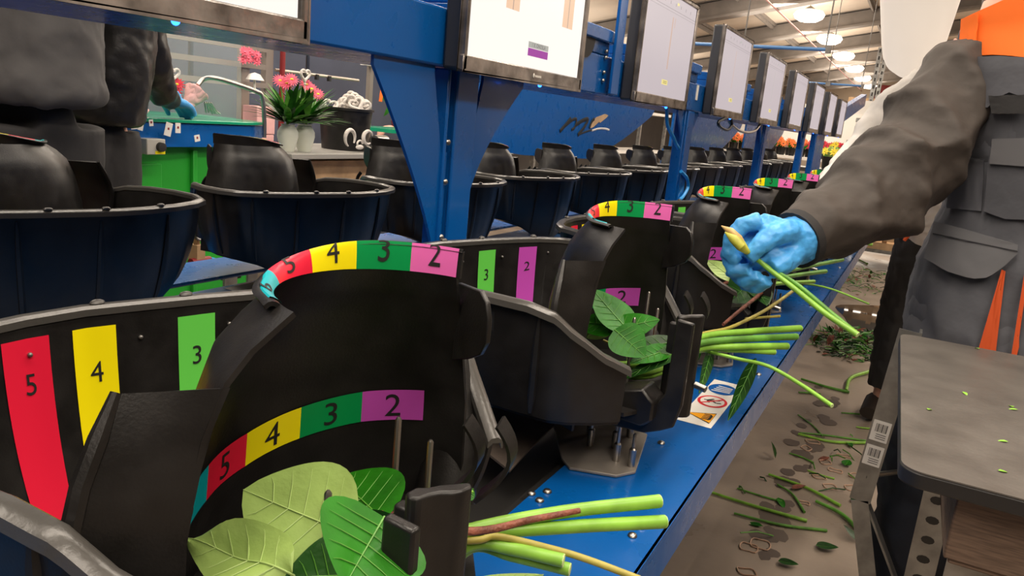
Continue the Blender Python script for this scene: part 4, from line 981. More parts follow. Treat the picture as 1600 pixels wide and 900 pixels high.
def hand_tubes(mb, wrist, palm_dir, side, normal, L=.18, curl=.6, r=.0085):
    """relaxed hand: palm plus five separate fingers"""
    w = Vector(wrist); d = Vector(palm_dir).normalized(); s = Vector(side).normalized(); n = Vector(normal).normalized(); k = L / .18
    for i, off in enumerate((-.028, -.009, .010, .027)):
        b = w + d * .085 * k + s * off * k
        mb.tube([w + s * off * .4 * k, w + d * .045 * k + s * off * .9 * k, b], [.016 * k, .015 * k, .012 * k], 8)
        ln = (.070, .080, .074, .058)[i] * k; p = b; a = 0
        P = [b]
        for q, fr in enumerate((.45, .32, .23)):
            a += curl * (.7 if q == 0 else 1); p = p + (d * math.cos(a) + n * math.sin(a)) * ln * fr; P.append(p)
        mb.tube(P, [r * 1.15, r * 1.1, r, r * .8], 8)
    t0 = w + d * .02 * k - s * .022 * k
    mb.tube([t0, t0 + (d * .6 - s * .7 + n * .3).normalized() * .04 * k, t0 + (d * .6 - s * .7 + n * .3).normalized() * .045 * k + (d + n * .3).normalized() * .035 * k, t0 + (d * .6 - s * .7 + n * .3).normalized() * .045 * k + (d + n * .5).normalized() * .058 * k], [.014 * k, .0125 * k, .0105 * k, .008 * k], 8)

TOR_L = [(1503, 26), (1500, 89), (1496, 156), (1489, 200), (1485, 250), (1478, 320), (1452, 362), (1430, 400), (1414, 470), (1412, 520), (1416, 560)]
TCX, TCY = .245, 1.68
def tor_tab():
    hw = []
    for p in TOR_L:
        q = W(*p, y=1.66); hw.append((q.z, TCX - q.x))
    return sorted(hw)
THW = tor_tab()
def tor_hw(z): return interp(THW, z)
def tor_hd(z): return interp([(.85, .17), (.97, .165), (1.1, .145), (1.2, .13), (1.35, .13), (1.45, .12), (1.52, .10)], z)
def tor_front(px, py, o=.004):
    d = (RW @ Vector((px - 800, 450 - py, -F))).normalized(); t = 1.2
    while t < 2.3:
        p = CAM + d * t; a = abs(p.x - TCX) / (tor_hw(p.z) + o); b = abs(p.y - TCY) / (tor_hd(p.z) + o)
        if a ** 2.5 + b ** 2.5 < 1: return p
        t += .0015
    return CAM + d * 1.62
def worker():
    t = thing('person', (.24, 1.70, 0), 'worker in grey and orange bib overalls reaching left with a blue gloved hand', 'person')
    # body
    b = MB()
    sh = W(1512, 88, y=1.66); wr = W(1256, 372, y=1.33)
    b.tube([(TCX, 1.70, .93), (TCX, 1.70, 1.1), (TCX, 1.70, 1.3), (TCX, 1.70, 1.46)], [(.16, .11), (.14, .10), (.16, .11), (.15, .09)], 20)
    b.tube([(.07, 1.68, 1.50), (.42, 1.68, 1.50)], .05, 12)
    b.tube([(TCX - .01, 1.69, 1.46), (TCX - .03, 1.67, 1.60), (TCX - .03, 1.66, 1.66)], [.065, .055, .055], 14)
    hc = Vector((TCX - .03, 1.655, 1.72)); head(b, hc, face=(-.65, -.7, -.15))
    b.tube([sh, W(1440, 205, y=1.58), W(1400, 262, y=1.53), W(1300, 340, y=1.40), wr], [.052, .045, .042, .035, .028], 12)
    b.tube([(.44, 1.68, 1.48), (.50, 1.62, 1.22), (.44, 1.45, 1.05)], [.05, .042, .032], 12)
    hand_tubes(b, (.44, 1.44, 1.045), (-.5, -.8, 0), (0, 0, 1), (-.7, .5, 0))
    for x in (.135, .36): b.tube([(x, 1.70, .95), (x, 1.68, .5), (x, 1.72, .08)], [.085, .06, .042], 12); b.tube([(x, 1.72, .05), (x, 1.55, .03)], [.04, .03], 10)
    fuse(b, 'body', SKIN, t, .008, 3)
    hr = MB(); hr.ball(hc + Vector((.032, .034, .035)), (.088, .088, .112), 18, 12)
    hr.tube([hc + Vector((-.05, .03, -.02)), hc + Vector((-.09, -.01, -.11)), hc + Vector((-.10, -.02, -.17))], [.02, .018, .006], 8)
    hr.tube([hc + Vector((.06, .05, 0)), hc + Vector((.05, .06, -.12))], [.04, .02], 8)
    fuse(hr, 'hair', HAIR, t, .008, 2, .01, .02)
    # jacket with folded sleeve
    j = MB()
    C = [W(1246, 372, y=1.325), W(1264, 362, y=1.345), W(1300, 346, y=1.39), W(1340, 320, y=1.45), W(1385, 286, y=1.51), W(1425, 245, y=1.56), W(1462, 185, y=1.60), W(1488, 130, y=1.63), W(1512, 90, y=1.655)]
    R_ = [.046, .054, .063, .075, .084, .088, .080, .070, .060]
    P = catmull(C, 4); rr = [lerp(R_[min(i // 4, 8)], R_[min(i // 4 + 1, 8)], (i % 4) / 4) for i in range(len(P))]
    
    N_ = len(P); pn = None; G = []
    for i, p in enumerate(P):
        T = (P[min(i + 1, N_ - 1)] - P[max(i - 1, 0)]).normalized()
        pn = T.cross(Vector((0, 0, 1))) if pn is None else pn
        pn = (pn - pn.dot(T) * T).normalized(); q = T.cross(pn); s = i / (N_ - 1); row = []
        for k in range(56):
            a = 2 * PI * k / 56
            el = math.exp(-((s - .50) / .26) ** 2); cu = math.exp(-(s / .10) ** 2)
            f1 = (1 - abs(math.sin(s * 17 + 1.3 * math.sin(a + .5) + .9))) ** 1.6
            f2 = (1 - abs(math.sin(s * 10 - 1.9 * math.sin(a - .8 + s * 2)))) ** 2
            f3 = (1 - abs(math.sin(a * 5 + s * 6))) ** 2
            r = rr[i] * (1 - .11 + (.27 * f1 + .24 * f2) * (.40 + .60 * el) * (1 - cu) + .05 * f3 * cu)
            row.append(p + pn * math.cos(a) * r + q * math.sin(a) * r)
        G.append(row + row[:1])
    j.grid(G); j.add(G[0][:-1], [tuple(range(56))]); j.add(G[-1][:-1], [tuple(range(56))])
    j.tube([(TCX, 1.70, 1.02), (TCX, 1.70, 1.3), (TCX, 1.70, 1.47), (TCX - .0, 1.69, 1.53)], [(.13, .085), (.13, .08), (.135, .07), (.09, .06)], 24)
    j.tube([(.10, 1.70, 1.48), (TCX, 1.72, 1.50), (.40, 1.70, 1.48)], [.065, .07, .065], 14)
    j.tube([(TCX - .02, 1.685, 1.50), (TCX - .03, 1.68, 1.575)], [.085, .075], 18)
    j.tube([(.42, 1.68, 1.48), (.51, 1.62, 1.22), (.455, 1.47, 1.07)], [.08, .07, .045], 14)
    jk = fuse(j, 'jacket', JACK, t, .006, 2, .010, .06); folds(jk, .005, .05)
    MB().tube([W(1241, 376, y=1.318), W(1250, 371, y=1.330)], [.0485, .050], 24).build('knit_cuff', BLKC, t)
    # overalls
    o = MB(); zs = [.80, .88, .94, 1.0, 1.06, 1.12, 1.18, 1.24, 1.30, 1.36, 1.42, 1.47, 1.50, 1.53]
    G = []
    for z in zs:
        row = []
        for k in range(49):
            a = 2 * PI * k / 48; ca, sa = math.cos(a), math.sin(a)
            fx = abs(ca) ** .8 * (1 if ca > 0 else -1); fy = abs(sa) ** .8 * (1 if sa > 0 else -1)
            wv = .004 * math.sin(z * 37 + a * 5) * (1 if z < 1.4 else .3)
            row.append(Vector((TCX + (tor_hw(z) + wv) * fx, TCY + (tor_hd(z) + wv) * fy, z)))
        G.append(row)
    o.shell(G, .004)
    ov = o.build('bib_overalls', OVER, t)
    tx = bpy.data.textures.new('cloth_folds', 'CLOUDS'); tx.noise_scale = .10; tx.noise_depth = 2
    sb = ov.modifiers.new('sub', 'SUBSURF'); sb.levels = sb.render_levels = 2
    d = ov.modifiers.new('folds', 'DISPLACE'); d.texture = tx; d.strength = .010; d.mid_level = .55; d.texture_coords = 'LOCAL'; folds(ov, .012, .06)
    def pan(nm, A, B, m, off=.004, th=.003, n=14):
        """panel between the upper polyline A and the lower polyline B (pixels), laid on the torso"""
        def at(L, u):
            u *= len(L) - 1; i = min(int(u), len(L) - 2); f = u - i; return (lerp(L[i][0], L[i + 1][0], f), lerp(L[i][1], L[i + 1][1], f))
        G = []
        for r in range(9):
            row = []
            for k in range(n + 1):
                a = at(A, k / n); b_ = at(B, k / n); row.append(tor_front(lerp(a[0], b_[0], r / 8), lerp(a[1], b_[1], r / 8), off))
            G.append(row)
        s = MB().shell(G, th); s2 = s.build(nm, m, ov); return s2
    pan('yoke', [(1504, 30), (1560, 4), (1600, -12), (1660, -30), (1720, -35)], [(1499, 88), (1560, 86), (1600, 90), (1660, 95), (1720, 100)], ORNG, .007)
    pan('shoulder_strap', [(1504, 30), (1530, 20)], [(1499, 88), (1524, 86)], ORNG, .013)
    pan('bib_flap', [(1512, 90), (1560, 88), (1600, 91), (1660, 95)], [(1498, 160), (1522, 172), (1545, 168), (1562, 152), (1578, 145), (1597, 152), (1620, 160), (1660, 165)], OVER, .016, .004)
    pan('pocket_opening', [(1545, 150), (1606, 148)], [(1550, 178), (1604, 178)], BLKC, .019, .002)
    pan('loop_tab', [(1504, 178), (1540, 174)], [(1501, 191), (1526, 198)], OVERL, .010)
    pan('chest_pocket', [(1546, 245), (1660, 245)], [(1538, 330), (1570, 342), (1660, 345)], OVER, .010)
    pan('pocket_flap', [(1551, 217), (1660, 214)], [(1547, 256), (1600, 260), (1660, 258)], OVERL, .016)
    pan('side_pocket', [(1488, 244), (1538, 250)], [(1480, 325), (1534, 330)], OVER, .008, .002)
    pan('hip_pouch', [(1462, 347), (1500, 356), (1590, 382)], [(1446, 404), (1480, 424), (1520, 436), (1545, 434), (1570, 415), (1590, 396)], OVERL, .013, .004)
    pan('side_stripe', [(1565, 421), (1571, 424)], [(1529, 545), (1556, 549)], ORNGD, .009, .002)
    pan('side_stripe', [(1600, 430), (1606, 432)], [(1580, 556), (1588, 558)], ORNGD, .009, .002)
    for A, B in (([(1488, 243), (1540, 249)], [(1488, 245), (1540, 251)]), ([(1458, 364), (1590, 392)], [(1458, 365.5), (1590, 393.5)]), ([(1500, 89), (1600, 91)], [(1500, 91), (1600, 93)]), ([(1500, 152), (1545, 160)], [(1500, 153.5), (1545, 161.5)])):
        pan('seam', A, B, OVERD, .0175 if A[0][1] > 300 or A[0][1] == 152 else .0135, .001)
    # trousers and shoes
    l = MB()
    for x in (.135, .36): l.tube([(x, 1.70, .90), (x - .01, 1.67, .5), (x - .01, 1.71, .11)], [(.115, .125), (.085, .09), (.075, .085)], 18)
    l.tube([(TCX - .12, 1.69, .86), (TCX + .12, 1.69, .86)], .12, 16)
    fuse(l, 'trousers', NAVY, t, .011, 4, .02, .08)
    for x in (.125, .35): MB().tube([(x, 1.78, .05), (x, 1.68, .055), (x, 1.56, .045), (x, 1.50, .04)], [(.045, .045), (.05, .052), (.048, .04), (.03, .025)], 14).build('shoe', SHOE, t)
    # gloved hand closed round the stems
    g = MB(); H = lambda px, py, y: W(1222 + (px - 1222) * 1.13, 388 + (py - 388) * 1.16, y=y)
    g.tube([H(1246, 374, 1.325), H(1241, 377, 1.318), H(1232, 380, 1.31), H(1220, 382, 1.295)], [.044, .042, .039, .037], 20)
    w0 = H(1232, 378, 1.30)
    kn = [H(1192, 352, 1.255), H(1180, 366, 1.275), H(1184, 385, 1.285), H(1196, 402, 1.285)]
    for i, k in enumerate(kn): g.tube([w0 + (k - w0) * .0, w0.lerp(k, .55), k], [.030, .023, .0155], 12)
    g.tube([kn[0], H(1168, 357, 1.245), H(1152, 374, 1.238), H(1149, 396, 1.236), H(1160, 408, 1.236)], [.0155, .0145, .0135, .0125, .0105], 12)
    g.tube([kn[1], H(1160, 376, 1.262), H(1148, 398, 1.25), H(1156, 419, 1.236), H(1178, 417, 1.232)], [.0155, .015, .014, .013, .011], 12)
    g.tube([kn[2], H(1163, 402, 1.270), H(1155, 420, 1.258), H(1172, 433, 1.240), H(1192, 425, 1.232)], [.015, .0145, .0135, .0125, .0105], 12)
    g.tube([kn[3], H(1176, 424, 1.272), H(1172, 436, 1.262), H(1188, 441, 1.246), H(1203, 431, 1.236)], [.014, .013, .012, .011, .0095], 12)
    g.tube([H(1240, 368, 1.300), H(1224, 366, 1.268), H(1205, 372, 1.242), H(1188, 388, 1.226), H(1175, 402, 1.220)], [.021, .021, .0175, .0145, .0105], 14)     # thumb
    g.tube([H(1238, 392, 1.295), H(1222, 408, 1.262), H(1206, 416, 1.244)], [.022, .020, .016], 12)      # heel of the hand
    g.ball(H(1176, 388, 1.262), .020); g.ball(H(1192, 402, 1.262), .022); g.ball(H(1205, 395, 1.27), .026)
    folds(fuse(g, 'glove', GLOVE, t, .0026, 3, .004, .014), .0018, .016)
worker()

def other_people():
    # second worker further up the aisle
    t = thing('person', (.08, 4.1, 0), 'second worker with pale sleeve and dark trousers, bending over the machine', 'person')
    sh = Vector((.02, 3.35, 1.60)); hip = Vector((.12, 4.0, .97)); ft = W(1366, 634, z=.05)
    b = MB(); b.tube([hip, hip.lerp(sh, .5), sh + Vector((.12, 0, -.05))], [(.11, .08), (.10, .07), (.11, .06)], 16)
    el = W(1345, 225, y=3.15); hd = W(1246, 338, y=2.85)
    b.tube([sh, el, hd], [.035, .03, .025], 10); hand_tubes(b, hd, (-.6, -.5, -.4), (0, 0, 1), (.3, -.3, -.8))
    b.tube([sh + Vector((.12, -.0, 0)), sh + Vector((.13, -.06, .12))], [.06, .055], 12); head(b, sh + Vector((.13, -.10, .22)), face=(-.6, -.6, -.5))
    ft2 = Vector((.25, 4.1, .05)); kn1 = Vector((.03, 4.12, .5))
    b.tube([hip + Vector((-.06, 0, 0)), kn1, ft + Vector((.02, 0, .04))], [.08, .055, .04], 10); b.tube([hip + Vector((.1, 0, 0)), (.24, 4.05, .5), ft2], [.08, .055, .04], 10)
    fuse(b, 'body', SKIN, t, .012, 3)
    s = MB(); s.tube([sh, W(1392, 165, y=3.25), el, W(1290, 290, y=3.0), hd.lerp(el, .08)], [.085, .065, .052, .045, .035], 14); s.tube([hip + Vector((0, 0, -.03)), hip.lerp(sh, .5), sh + Vector((.12, 0, -.02))], [(.17, .13), (.17, .12), (.19, .12)], 16)
    s.tube([sh + Vector((.24, .05, 0)), sh + Vector((.3, 0, -.3)), sh + Vector((.2, -.25, -.45))], [.08, .07, .05], 12)
    fuse(s, 'sweater', WHT, t, .012, 4, .02, .08)
    l = MB(); l.tube([hip + Vector((-.04, 0, .02)), kn1, ft + Vector((.03, .0, .10))], [(.14, .14), (.10, .11), (.085, .09)], 14); l.tube([hip + Vector((.08, 0, .02)), (.24, 4.05, .5), ft2 + Vector((0, 0, .08))], [.13, .10, .085], 14)
    l.tube([hip + Vector((-.05, 0, 0)), hip + Vector((.1, 0, .03))], [.15, .15], 12)
    fuse(l, 'trousers', BLKC, t, .012, 4, .02, .08)
    MB().tube([W(1413, 376, y=3.84), W(1422, 362, y=3.84), W(1436, 356, y=3.85), W(1455, 352, y=3.86)], [.012, .022, .024, .018], 10, flat=.6).build('pocket_trim', ORNGD, t)
    MB().tube([ft + Vector((.03, .1, 0)), ft + Vector((0, 0, .015)), ft + Vector((-.02, -.14, 0))], [(.05, .05), (.052, .055), (.04, .03)], 12).build('shoe', SHOE, t)
    MB().tube([ft2 + Vector((.0, .1, 0)), ft2 + Vector((0, 0, .015)), ft2 + Vector((-.02, -.14, 0))], [(.05, .05), (.052, .055), (.04, .03)], 12).build('shoe', SHOE, t)
    hr = MB().ball(sh + Vector((.14, -.08, .25)), (.09, .1, .11), 14, 10); fuse(hr, 'hair', HAIR, t, .012, 2)
    # charcoal sweatshirt, seen from behind
    def back(lab, x, cx0, hemw, hipw, torso, legs, arm, topm, legm, hood=False, z_floor=.12):
        g = W(cx0, 240, x=x); t = thing('person', (g.x, g.y, 0), lab, 'person')
        b = MB(); P = [W(px, py, x=x) for px, py, r in torso]; R = [r for *_, r in torso]
        sh = P[0]
        b.tube([P[-1]] + P[::-1][1:], [(r * .75, r * .6) for r in R[::-1]], 14)
        b.tube([sh, sh + Vector((-.03, 0, .14))], [.06, .055], 12); head(b, sh + Vector((-.05, 0, .25)), face=(-1, .1, -.3))
        A = [W(px, py, x=x + dx) for px, py, r, dx in arm]; b.tube([sh + Vector((0, .1, -.06))] + A, [.05] + [r * .6 for _, _, r, _ in arm], 10)
        d = (A[-1] - A[-2]).normalized(); hand_tubes(b, A[-1], d, d.cross(Vector((0, 0, 1))), (0, 0, -1), curl=.3)
        b.tube([sh + Vector((0, -.12, -.06)), sh + Vector((-.15, -.2, -.3)), sh + Vector((-.35, -.1, -.38))], [.05, .042, .03], 10)
        L = [[W(px, py, x=x) for px, py, r in leg] for leg in legs]
        for q, leg in zip(L, legs): b.tube(q + [Vector((q[-1].x, q[-1].y, .1))], [r * .7 for *_, r in leg] + [.04], 10)
        fuse(b, 'body', SKIN, t, .012, 3)
        hb = MB().ball(sh + Vector((-.025, 0, .28)), (.092, .09, .115), 16, 10); fuse(hb, 'hair', HAIR, t, .012, 2, .008, .02)
        s = MB(); s.tube(P, [(r, r * .72) for r in R], 24)
        s.tube([sh + Vector((0, -.12, -.03)), sh + Vector((0, .12, -.03))], .09, 12)
        s.tube([sh + Vector((0, .13, -.05))] + A[:-1] + [A[-1].lerp(A[-2], .1)], [.085] + [r for _, _, r, _ in arm], 16)
        s.tube([sh + Vector((0, -.12, -.05)), sh + Vector((-.15, -.2, -.3)), sh + Vector((-.35, -.1, -.36))], [.085, .07, .045], 12)
        if hood: s.ball(sh + Vector((.05, 0, .02)), (.09, .13, .09), 14, 8)
        folds(fuse(s, 'top', topm, t, .010, 4, .014, .14), .022, .13)
        l = MB()
        for q, leg in zip(L, legs): l.tube(q + [Vector((q[-1].x, q[-1].y, .12))], [r for *_, r in leg] + [.06], 16)
        l.tube([L[0][0], L[1][0]], [legs[0][0][2]] * 2, 14)
        fuse(l, 'trousers', legm, t, .011, 5, .01, .12)
        for q in L: MB().tube([(q[-1].x + .1, q[-1].y, .045), (q[-1].x, q[-1].y, .06), (q[-1].x - .13, q[-1].y, .035)], [.04, .05, .03], 12).build('shoe', SHOE, t)
        if len(A) > 2:
            gl = MB(); gl.tube([A[-1].lerp(A[-2], .15), A[-1]], [.04, .032], 12); hand_tubes(gl, A[-1], d, d.cross(Vector((0, 0, 1))), (0, 0, -1), curl=.3, r=.011)
            fuse(gl, 'glove', GLOVE, t, .005, 2)
        return t
    back('worker in a charcoal sweatshirt and dark leggings, seen from behind at the top left', -1.93, 60, .2, .18,
         [(60, -190, .16), (45, -80, .20), (38, 20, .20), (38, 90, .205), (40, 140, .215), (42, 158, .20)], [[(75, 195, .13), (80, 260, .12), (85, 400, .09)], [(15, 195, .13), (10, 260, .12), (5, 400, .09)]],
         [(130, -60, .07, -.1), (150, 20, .06, -.3), (165, 60, .04, -.45)], HOOD, BLKC, True)
    back('worker in a black leather jacket reaching right over the green bench', -2.27, 150, .2, .18,
         [(165, -170, .14), (160, -60, .18), (155, 40, .19), (150, 120, .19), (148, 165, .17), (150, 190, .16)], [[(165, 205, .10), (170, 270, .10), (172, 400, .08)], [(120, 205, .11), (118, 270, .10), (115, 400, .08)]],
         [(205, -60, .075, 0), (222, 30, .072, -.02), (238, 100, .065, -.05), (254, 146, .048, -.1), (270, 156, .035, -.14)], LEATH, BLKC)
    # burgundy jumper glimpsed through the gap beside the post
    t = thing('person', tuple(W(640, 260, x=-3.4) * 1.0), 'worker in a wine red jumper, partly hidden behind the nearest blue post', 'person')
    wine = mat('wine_red_knit', (.13, .025, .035), .85, bump=.3, bscale=30)
    c = W(690, 150, x=-3.4)
    b = MB().tube([(c.x, c.y, .1), (c.x, c.y, .9), c + Vector((0, -.1, 0)), W(650, 165, x=-3.4)], [.08, .12, .13, .08], 12); head(b, c + Vector((0, .0, .42)), face=(1, -.3, -.3)); hand_tubes(b, W(612, 198, x=-3.3), (0, -1, -.2), (1, 0, 0), (0, 0, -1))
    fuse(b, 'body', SKIN, t, .014, 3); fuse(MB().ball(c + Vector((-.025, .01, .45)), (.09, .092, .115), 16, 10), 'hair', HAIR, t, .012, 2)
    s = MB().tube([(c.x, c.y, .85), c, (c.x, c.y, 1.5)], [.17, .18, .17], 14).tube([(c.x, c.y - .1, 1.45), W(660, 165, x=-3.35), W(618, 196, x=-3.3)], [.09, .10, .05], 12)
    fuse(s, 'jumper', wine, t, .012, 4, .02, .08)
    l = MB().tube([(c.x, c.y - .08, .9), (c.x, c.y - .08, .05)], [.12, .08], 12).tube([(c.x, c.y + .1, .9), (c.x, c.y + .1, .05)], [.12, .08], 12); fuse(l, 'trousers', NAVY, t, .014, 3)
other_people()
# ------------------------------------------------------------------ behind the machine, left
def petals(mb, c, n, r, m, cm, tilt=(0, 0, 1), layers=2):
    c = Vector(c); nz = Vector(tilt).normalized(); a_ = nz.orthogonal().normalized(); b_ = nz.cross(a_)
    mb.use(m)
    for L in range(layers):
        rr = r * (1 - .28 * L)
        for k in range(n):
            a = 2 * PI * k / n + L * .2; d = a_ * math.cos(a) + b_ * math.sin(a); s = nz.cross(d); w = rr * 1.8 / n * PI * .6
            p0 = c + nz * .004 * L; p1 = c + d * rr * .6 + nz * (.18 * rr + .25 * rr * L); p2 = c + d * rr + nz * (.1 * rr + .3 * rr * L)
            mb.add([p0, p1 - s * w / 2, p2, p1 + s * w / 2], [(0, 1, 2, 3)])
    mb.use(cm).ball(c + nz * .006, (r * .25, r * .25, r * .15), 8, 5)
def heart(mb, c, s, up, side, r):
    P = []
    for k in range(29):
        a = 2 * PI * k / 28
        x = 16 * math.sin(a) ** 3; y = 13 * math.cos(a) - 5 * math.cos(2 * a) - 2 * math.cos(3 * a) - math.cos(4 * a)
        P.append(Vector(c) + Vector(side) * x / 17 * s + Vector(up) * y / 17 * s)
    mb.tube(P, r, 8, cap=False)
def bench():
    X = -2.42
    t = thing('work_bench', (X - .4, 1.7, 0), 'green machine bench with a teal top and blue edge behind the far row', 'bench')
    z = 1.165
    G = []
    out = [(X - .58, .9), (X - .58, 2.5), (X - .15, 2.5)] + [(X - .15 + .13 * math.sin(k * PI / 12), 2.5 - .28 + .28 * math.cos(k * PI / 12) ) for k in range(1, 7)] + [(X, 1.9), (X + .02, 1.5), (X, .9)]
    MB().prism([(x, y, z - .012) for x, y in out], (0, 0, .012)).build('bench_top', GREEND, t, bevel=.002)
    MB().prism([(x - .01, y, z - .10) for x, y in out], (0, 0, .085)).build('edge_band', BLUE, t)
    c = MB().box((X - .32, 1.65, .55), (.5, 1.5, 1.03)); c.box((X - .06, 1.62, .60), (.02, .06, .9)).box((X - .06, 1.8, .60), (.02, .26, .8)).box((X - .06, 2.08, .6), (.02, .02, .9))
    c.build('cabinet', GREEN, t, bevel=.003)
    tags_ = []
    for px, py, w, h, a in ((209, 194, .012, .017, .1), (220, 196, .010, .017, -.2), (236, 192, .008, .011, .1), (263, 202, .014, .024, -.25), (278, 200, .011, .018, 0), (308, 216, .012, .012, .2)):
        p = W(px, py, x=X + .028); s = MB().use(WPAPER).box(p, (.002, w * 2, h * 2), rot=Matrix.Rotation(a, 3, 'X'))
        s.use(REDP).box(p + Vector((.0011, 0, .002)), (.001, .007, .008)); s.build('paper_tag', None, t)
    p = W(234, 228, x=X + .0)
    cb = MB().use(mat('control_box_grey', (.45, .44, .40), .5)).box(p, (.07, .075, .055)).build('control_box', None, t, bevel=.003)
    MB().lathe([(0, 0), (.017, 0), (.016, .014), (0, .016)], p + Vector((.035, .015, .0)), 16, axis=Matrix.Rotation(PI / 2, 3, 'Y')).build('knob', DARK, cb)
    MB().box(p + Vector((.0355, .015, -.02)), (.001, .04, .01)).build('caution_strip', LAB['yellow'], cb)
    # clear screen and bent tube
    A, B, Cc, D = W(225, 40, x=X - .3), W(377, 70, x=X - .3), W(377, 188, x=X - .3), W(225, 172, x=X - .3)
    q = MB().prism([A, B, Cc, D], (-.004, 0, 0)); tag(q.build('splash_screen', GLASS, loc=tuple(D)), 'clear upright sheet standing on the teal bench top', 'screen')
    P = [W(309, 133, x=X - .15), W(318, 124, x=X - .15), W(335, 122, x=X - .12), W(370, 132, x=X - .08), W(400, 143, x=X - .05), W(410, 152, x=X - .04), W(413, 190, x=X - .04), W(413, 215, x=X - .04)]
    tag(MB().tube(catmull(P, 6), .009, 10).build('bent_tube', STEEL, loc=tuple(P[-1])), 'bent chrome tube guard at the right end of the teal bench', 'guard rail')
bench()
def bench_things():
    x = -2.6; B = lambda px, py, xx=x: W(px, py, x=xx)
    def blooms(name, lab, cat, cs, m, r, paper=None, stems=True, cm=YELF):
        c0 = B(*cs[0]); t = thing(name, (c0.x, c0.y, c0.z - .1), lab, cat)
        for k, p in enumerate(cs):
            c = B(*p, x - .03 * (k % 3)); b = MB(); petals(b, c, 14, r, m, cm, (.7, -.5, .5), 3); b.build('bloom', None, t, fix=False)
        return t
    t = blooms('gerbera_bunch', 'red gerbera heads lying on the teal bench behind the gloved hand', 'flowers', [(250, 132), (260, 128), (268, 137), (276, 133), (258, 142), (272, 146)], REDF, .035)
    def cone(name, lab, tip, mouth, r, m, cat='bouquet'):
        a = B(*tip); b = B(*mouth); d = (b - a)
        g = MB().tube([a, a + d * .5, b], [.015, r * .6, r], 14, cap=False); o = g.build(name, m, loc=tuple(a)); tag(o, lab, cat)
        s = o.modifiers.new('thick', 'SOLIDIFY'); s.thickness = .002
        tx = bpy.data.textures.new(name, 'CLOUDS'); tx.noise_scale = .04; sb = o.modifiers.new('s', 'SUBSURF'); sb.levels = sb.render_levels = 2; dd = o.modifiers.new('d', 'DISPLACE'); dd.texture = tx; dd.strength = .02
        return o
    cone('wrapped_bouquet', 'pink paper wrapped bouquet lying on the teal bench', (290, 168), (308, 142), .05, PAPER)
    cone('paper_sheet', 'crumpled pink paper left of the gloved hand on the teal bench', (228, 175), (205, 163), .045, PAPER, 'paper')
    cone('yellow_wrap', 'yellow wrapped flowers on the rack behind the leather jacket', (243, 104), (240, 92), .04, YELF)
    g = MB(); h = B(270, 116); heart(g, h, .028, (0, .3, 1), (0, 1, 0), .006); heart(g, B(263, 114), .02, (0, .8, .6), (0, .6, -.6), .005)
    tag(g.build('rattan_heart', RATT, loc=tuple(h)), 'small white rattan heart above the red gerberas', 'decoration')
    g = MB()
    for k in range(4): g.tube(catmull([B(322 + k * 4, 176), B(320 + k * 3, 160), B(328 + k * 3, 172), B(332 + k * 4, 178)], 5), .003, 6)
    tag(g.build('wire_loops', STEEL, loc=tuple(B(325, 176))), 'thin wire loops on the teal bench right of the pink bouquet', 'wire')
    # grey side table
    X = -2.42; zt = 1.04
    t = thing('side_table', (X - .35, 3.0, 0), 'grey topped side table carrying the vases and the black pot', 'table')
    MB().box((X - .27, 3.07, zt - .012), (.54, 1.05, .024)).build('tabletop', GREYB, t, bevel=.003)
    MB().box((X - .29, 3.08, zt - .16), (.42, .85, .24)).build('drawer_box', WOODL, t, bevel=.003)
    for a in (-.5, -.06):
        for b in (2.62, 3.52): MB().box((X + a, b, (zt - .024) / 2), (.05, .05, zt - .024)).build('leg', DARK, t)
    # vases
    def vase(px, top, bot, lab, nm):
        p = W(px, bot, x=X - .12); p.z = zt; s = (W(px, top, x=X - .12).z - zt)
        v = MB().lathe([(0, 0), (.030, 0), (.034, s * .1), (.047, s * .55), (.046, s * .72), (.034, s * .90), (.028, s * .95), (.034, s), (.030, s), (.026, s * .94), (.03, s * .85), (.02, .01), (0, .01)], p, 24)
        o = v.build('vase', CREAM, loc=tuple(p)); tag(o, lab, 'vase', 'white vases on the side table'); return p, s
    (v1, s1), (v2, s2) = vase(449, 194, 232, 'left one of the two white vases under the pink gerberas', 0), vase(475, 194, 235, 'right one of the two white vases beside the black pot', 1)
    random.seed(3)
    for (v, s, cs, lab) in ((v1, s1, [(437, 127), (447, 131), (455, 125)], 'bunch of pink gerberas and green leaves in the left white vase'), (v2, s2, [(478, 133), (486, 140), (496, 148)], 'bunch of small pink gerberas and leaves in the right white vase')):
        t = thing('gerbera_bouquet', (v.x, v.y, v.z + s * .8), lab, 'bouquet')
        top = v + Vector((0, 0, s * .8))
        for k, p in enumerate(cs):
            c = W(*p, x=X - .12 + .02 * (k - 1)); b = MB().use(STEMD).tube([v + Vector((0, 0, .02)), top, c], .003, 6); 
            st = b.build('stem', None, t); bb = MB(); petals(bb, c, 16, .036, PINK, YELF, (.75, -.4, .5), 3); bb.build('bloom', None, t, fix=False)
        b = MB()
        for k in range(64):
            a = random.uniform(0, 2 * PI); el = random.uniform(.25, 1.4); d = Vector((math.cos(a) * math.cos(el), math.sin(a) * math.cos(el), math.sin(el)))
            st = top + Vector((0, 0, .02)) + d * .02
            leaf(b, st, d, Vector((-d.z * math.cos(a), -d.z * math.sin(a), 1)), random.uniform(.13, .20), .034, nu=6, nv=2, m=[LEAF, STEMD, LEAFD][k % 3], curl=.25, vein=False)
        b.build('foliage', None, t, fix=False)
    # heart pick
    g = MB(); c = W(477, 117, x=X - .12); heart(g, c, .03, (0, .1, 1), (0, 1, 0), .006); g.tube([c - Vector((0, 0, .03)), v2 + Vector((0, 0, .1))], .002, 6); g.ball(c + Vector((0, 0, -.04)), .006)
    tag(g.build('rattan_heart', RATT, loc=tuple(c)), 'white rattan heart pick standing above the pink gerberas', 'decoration')
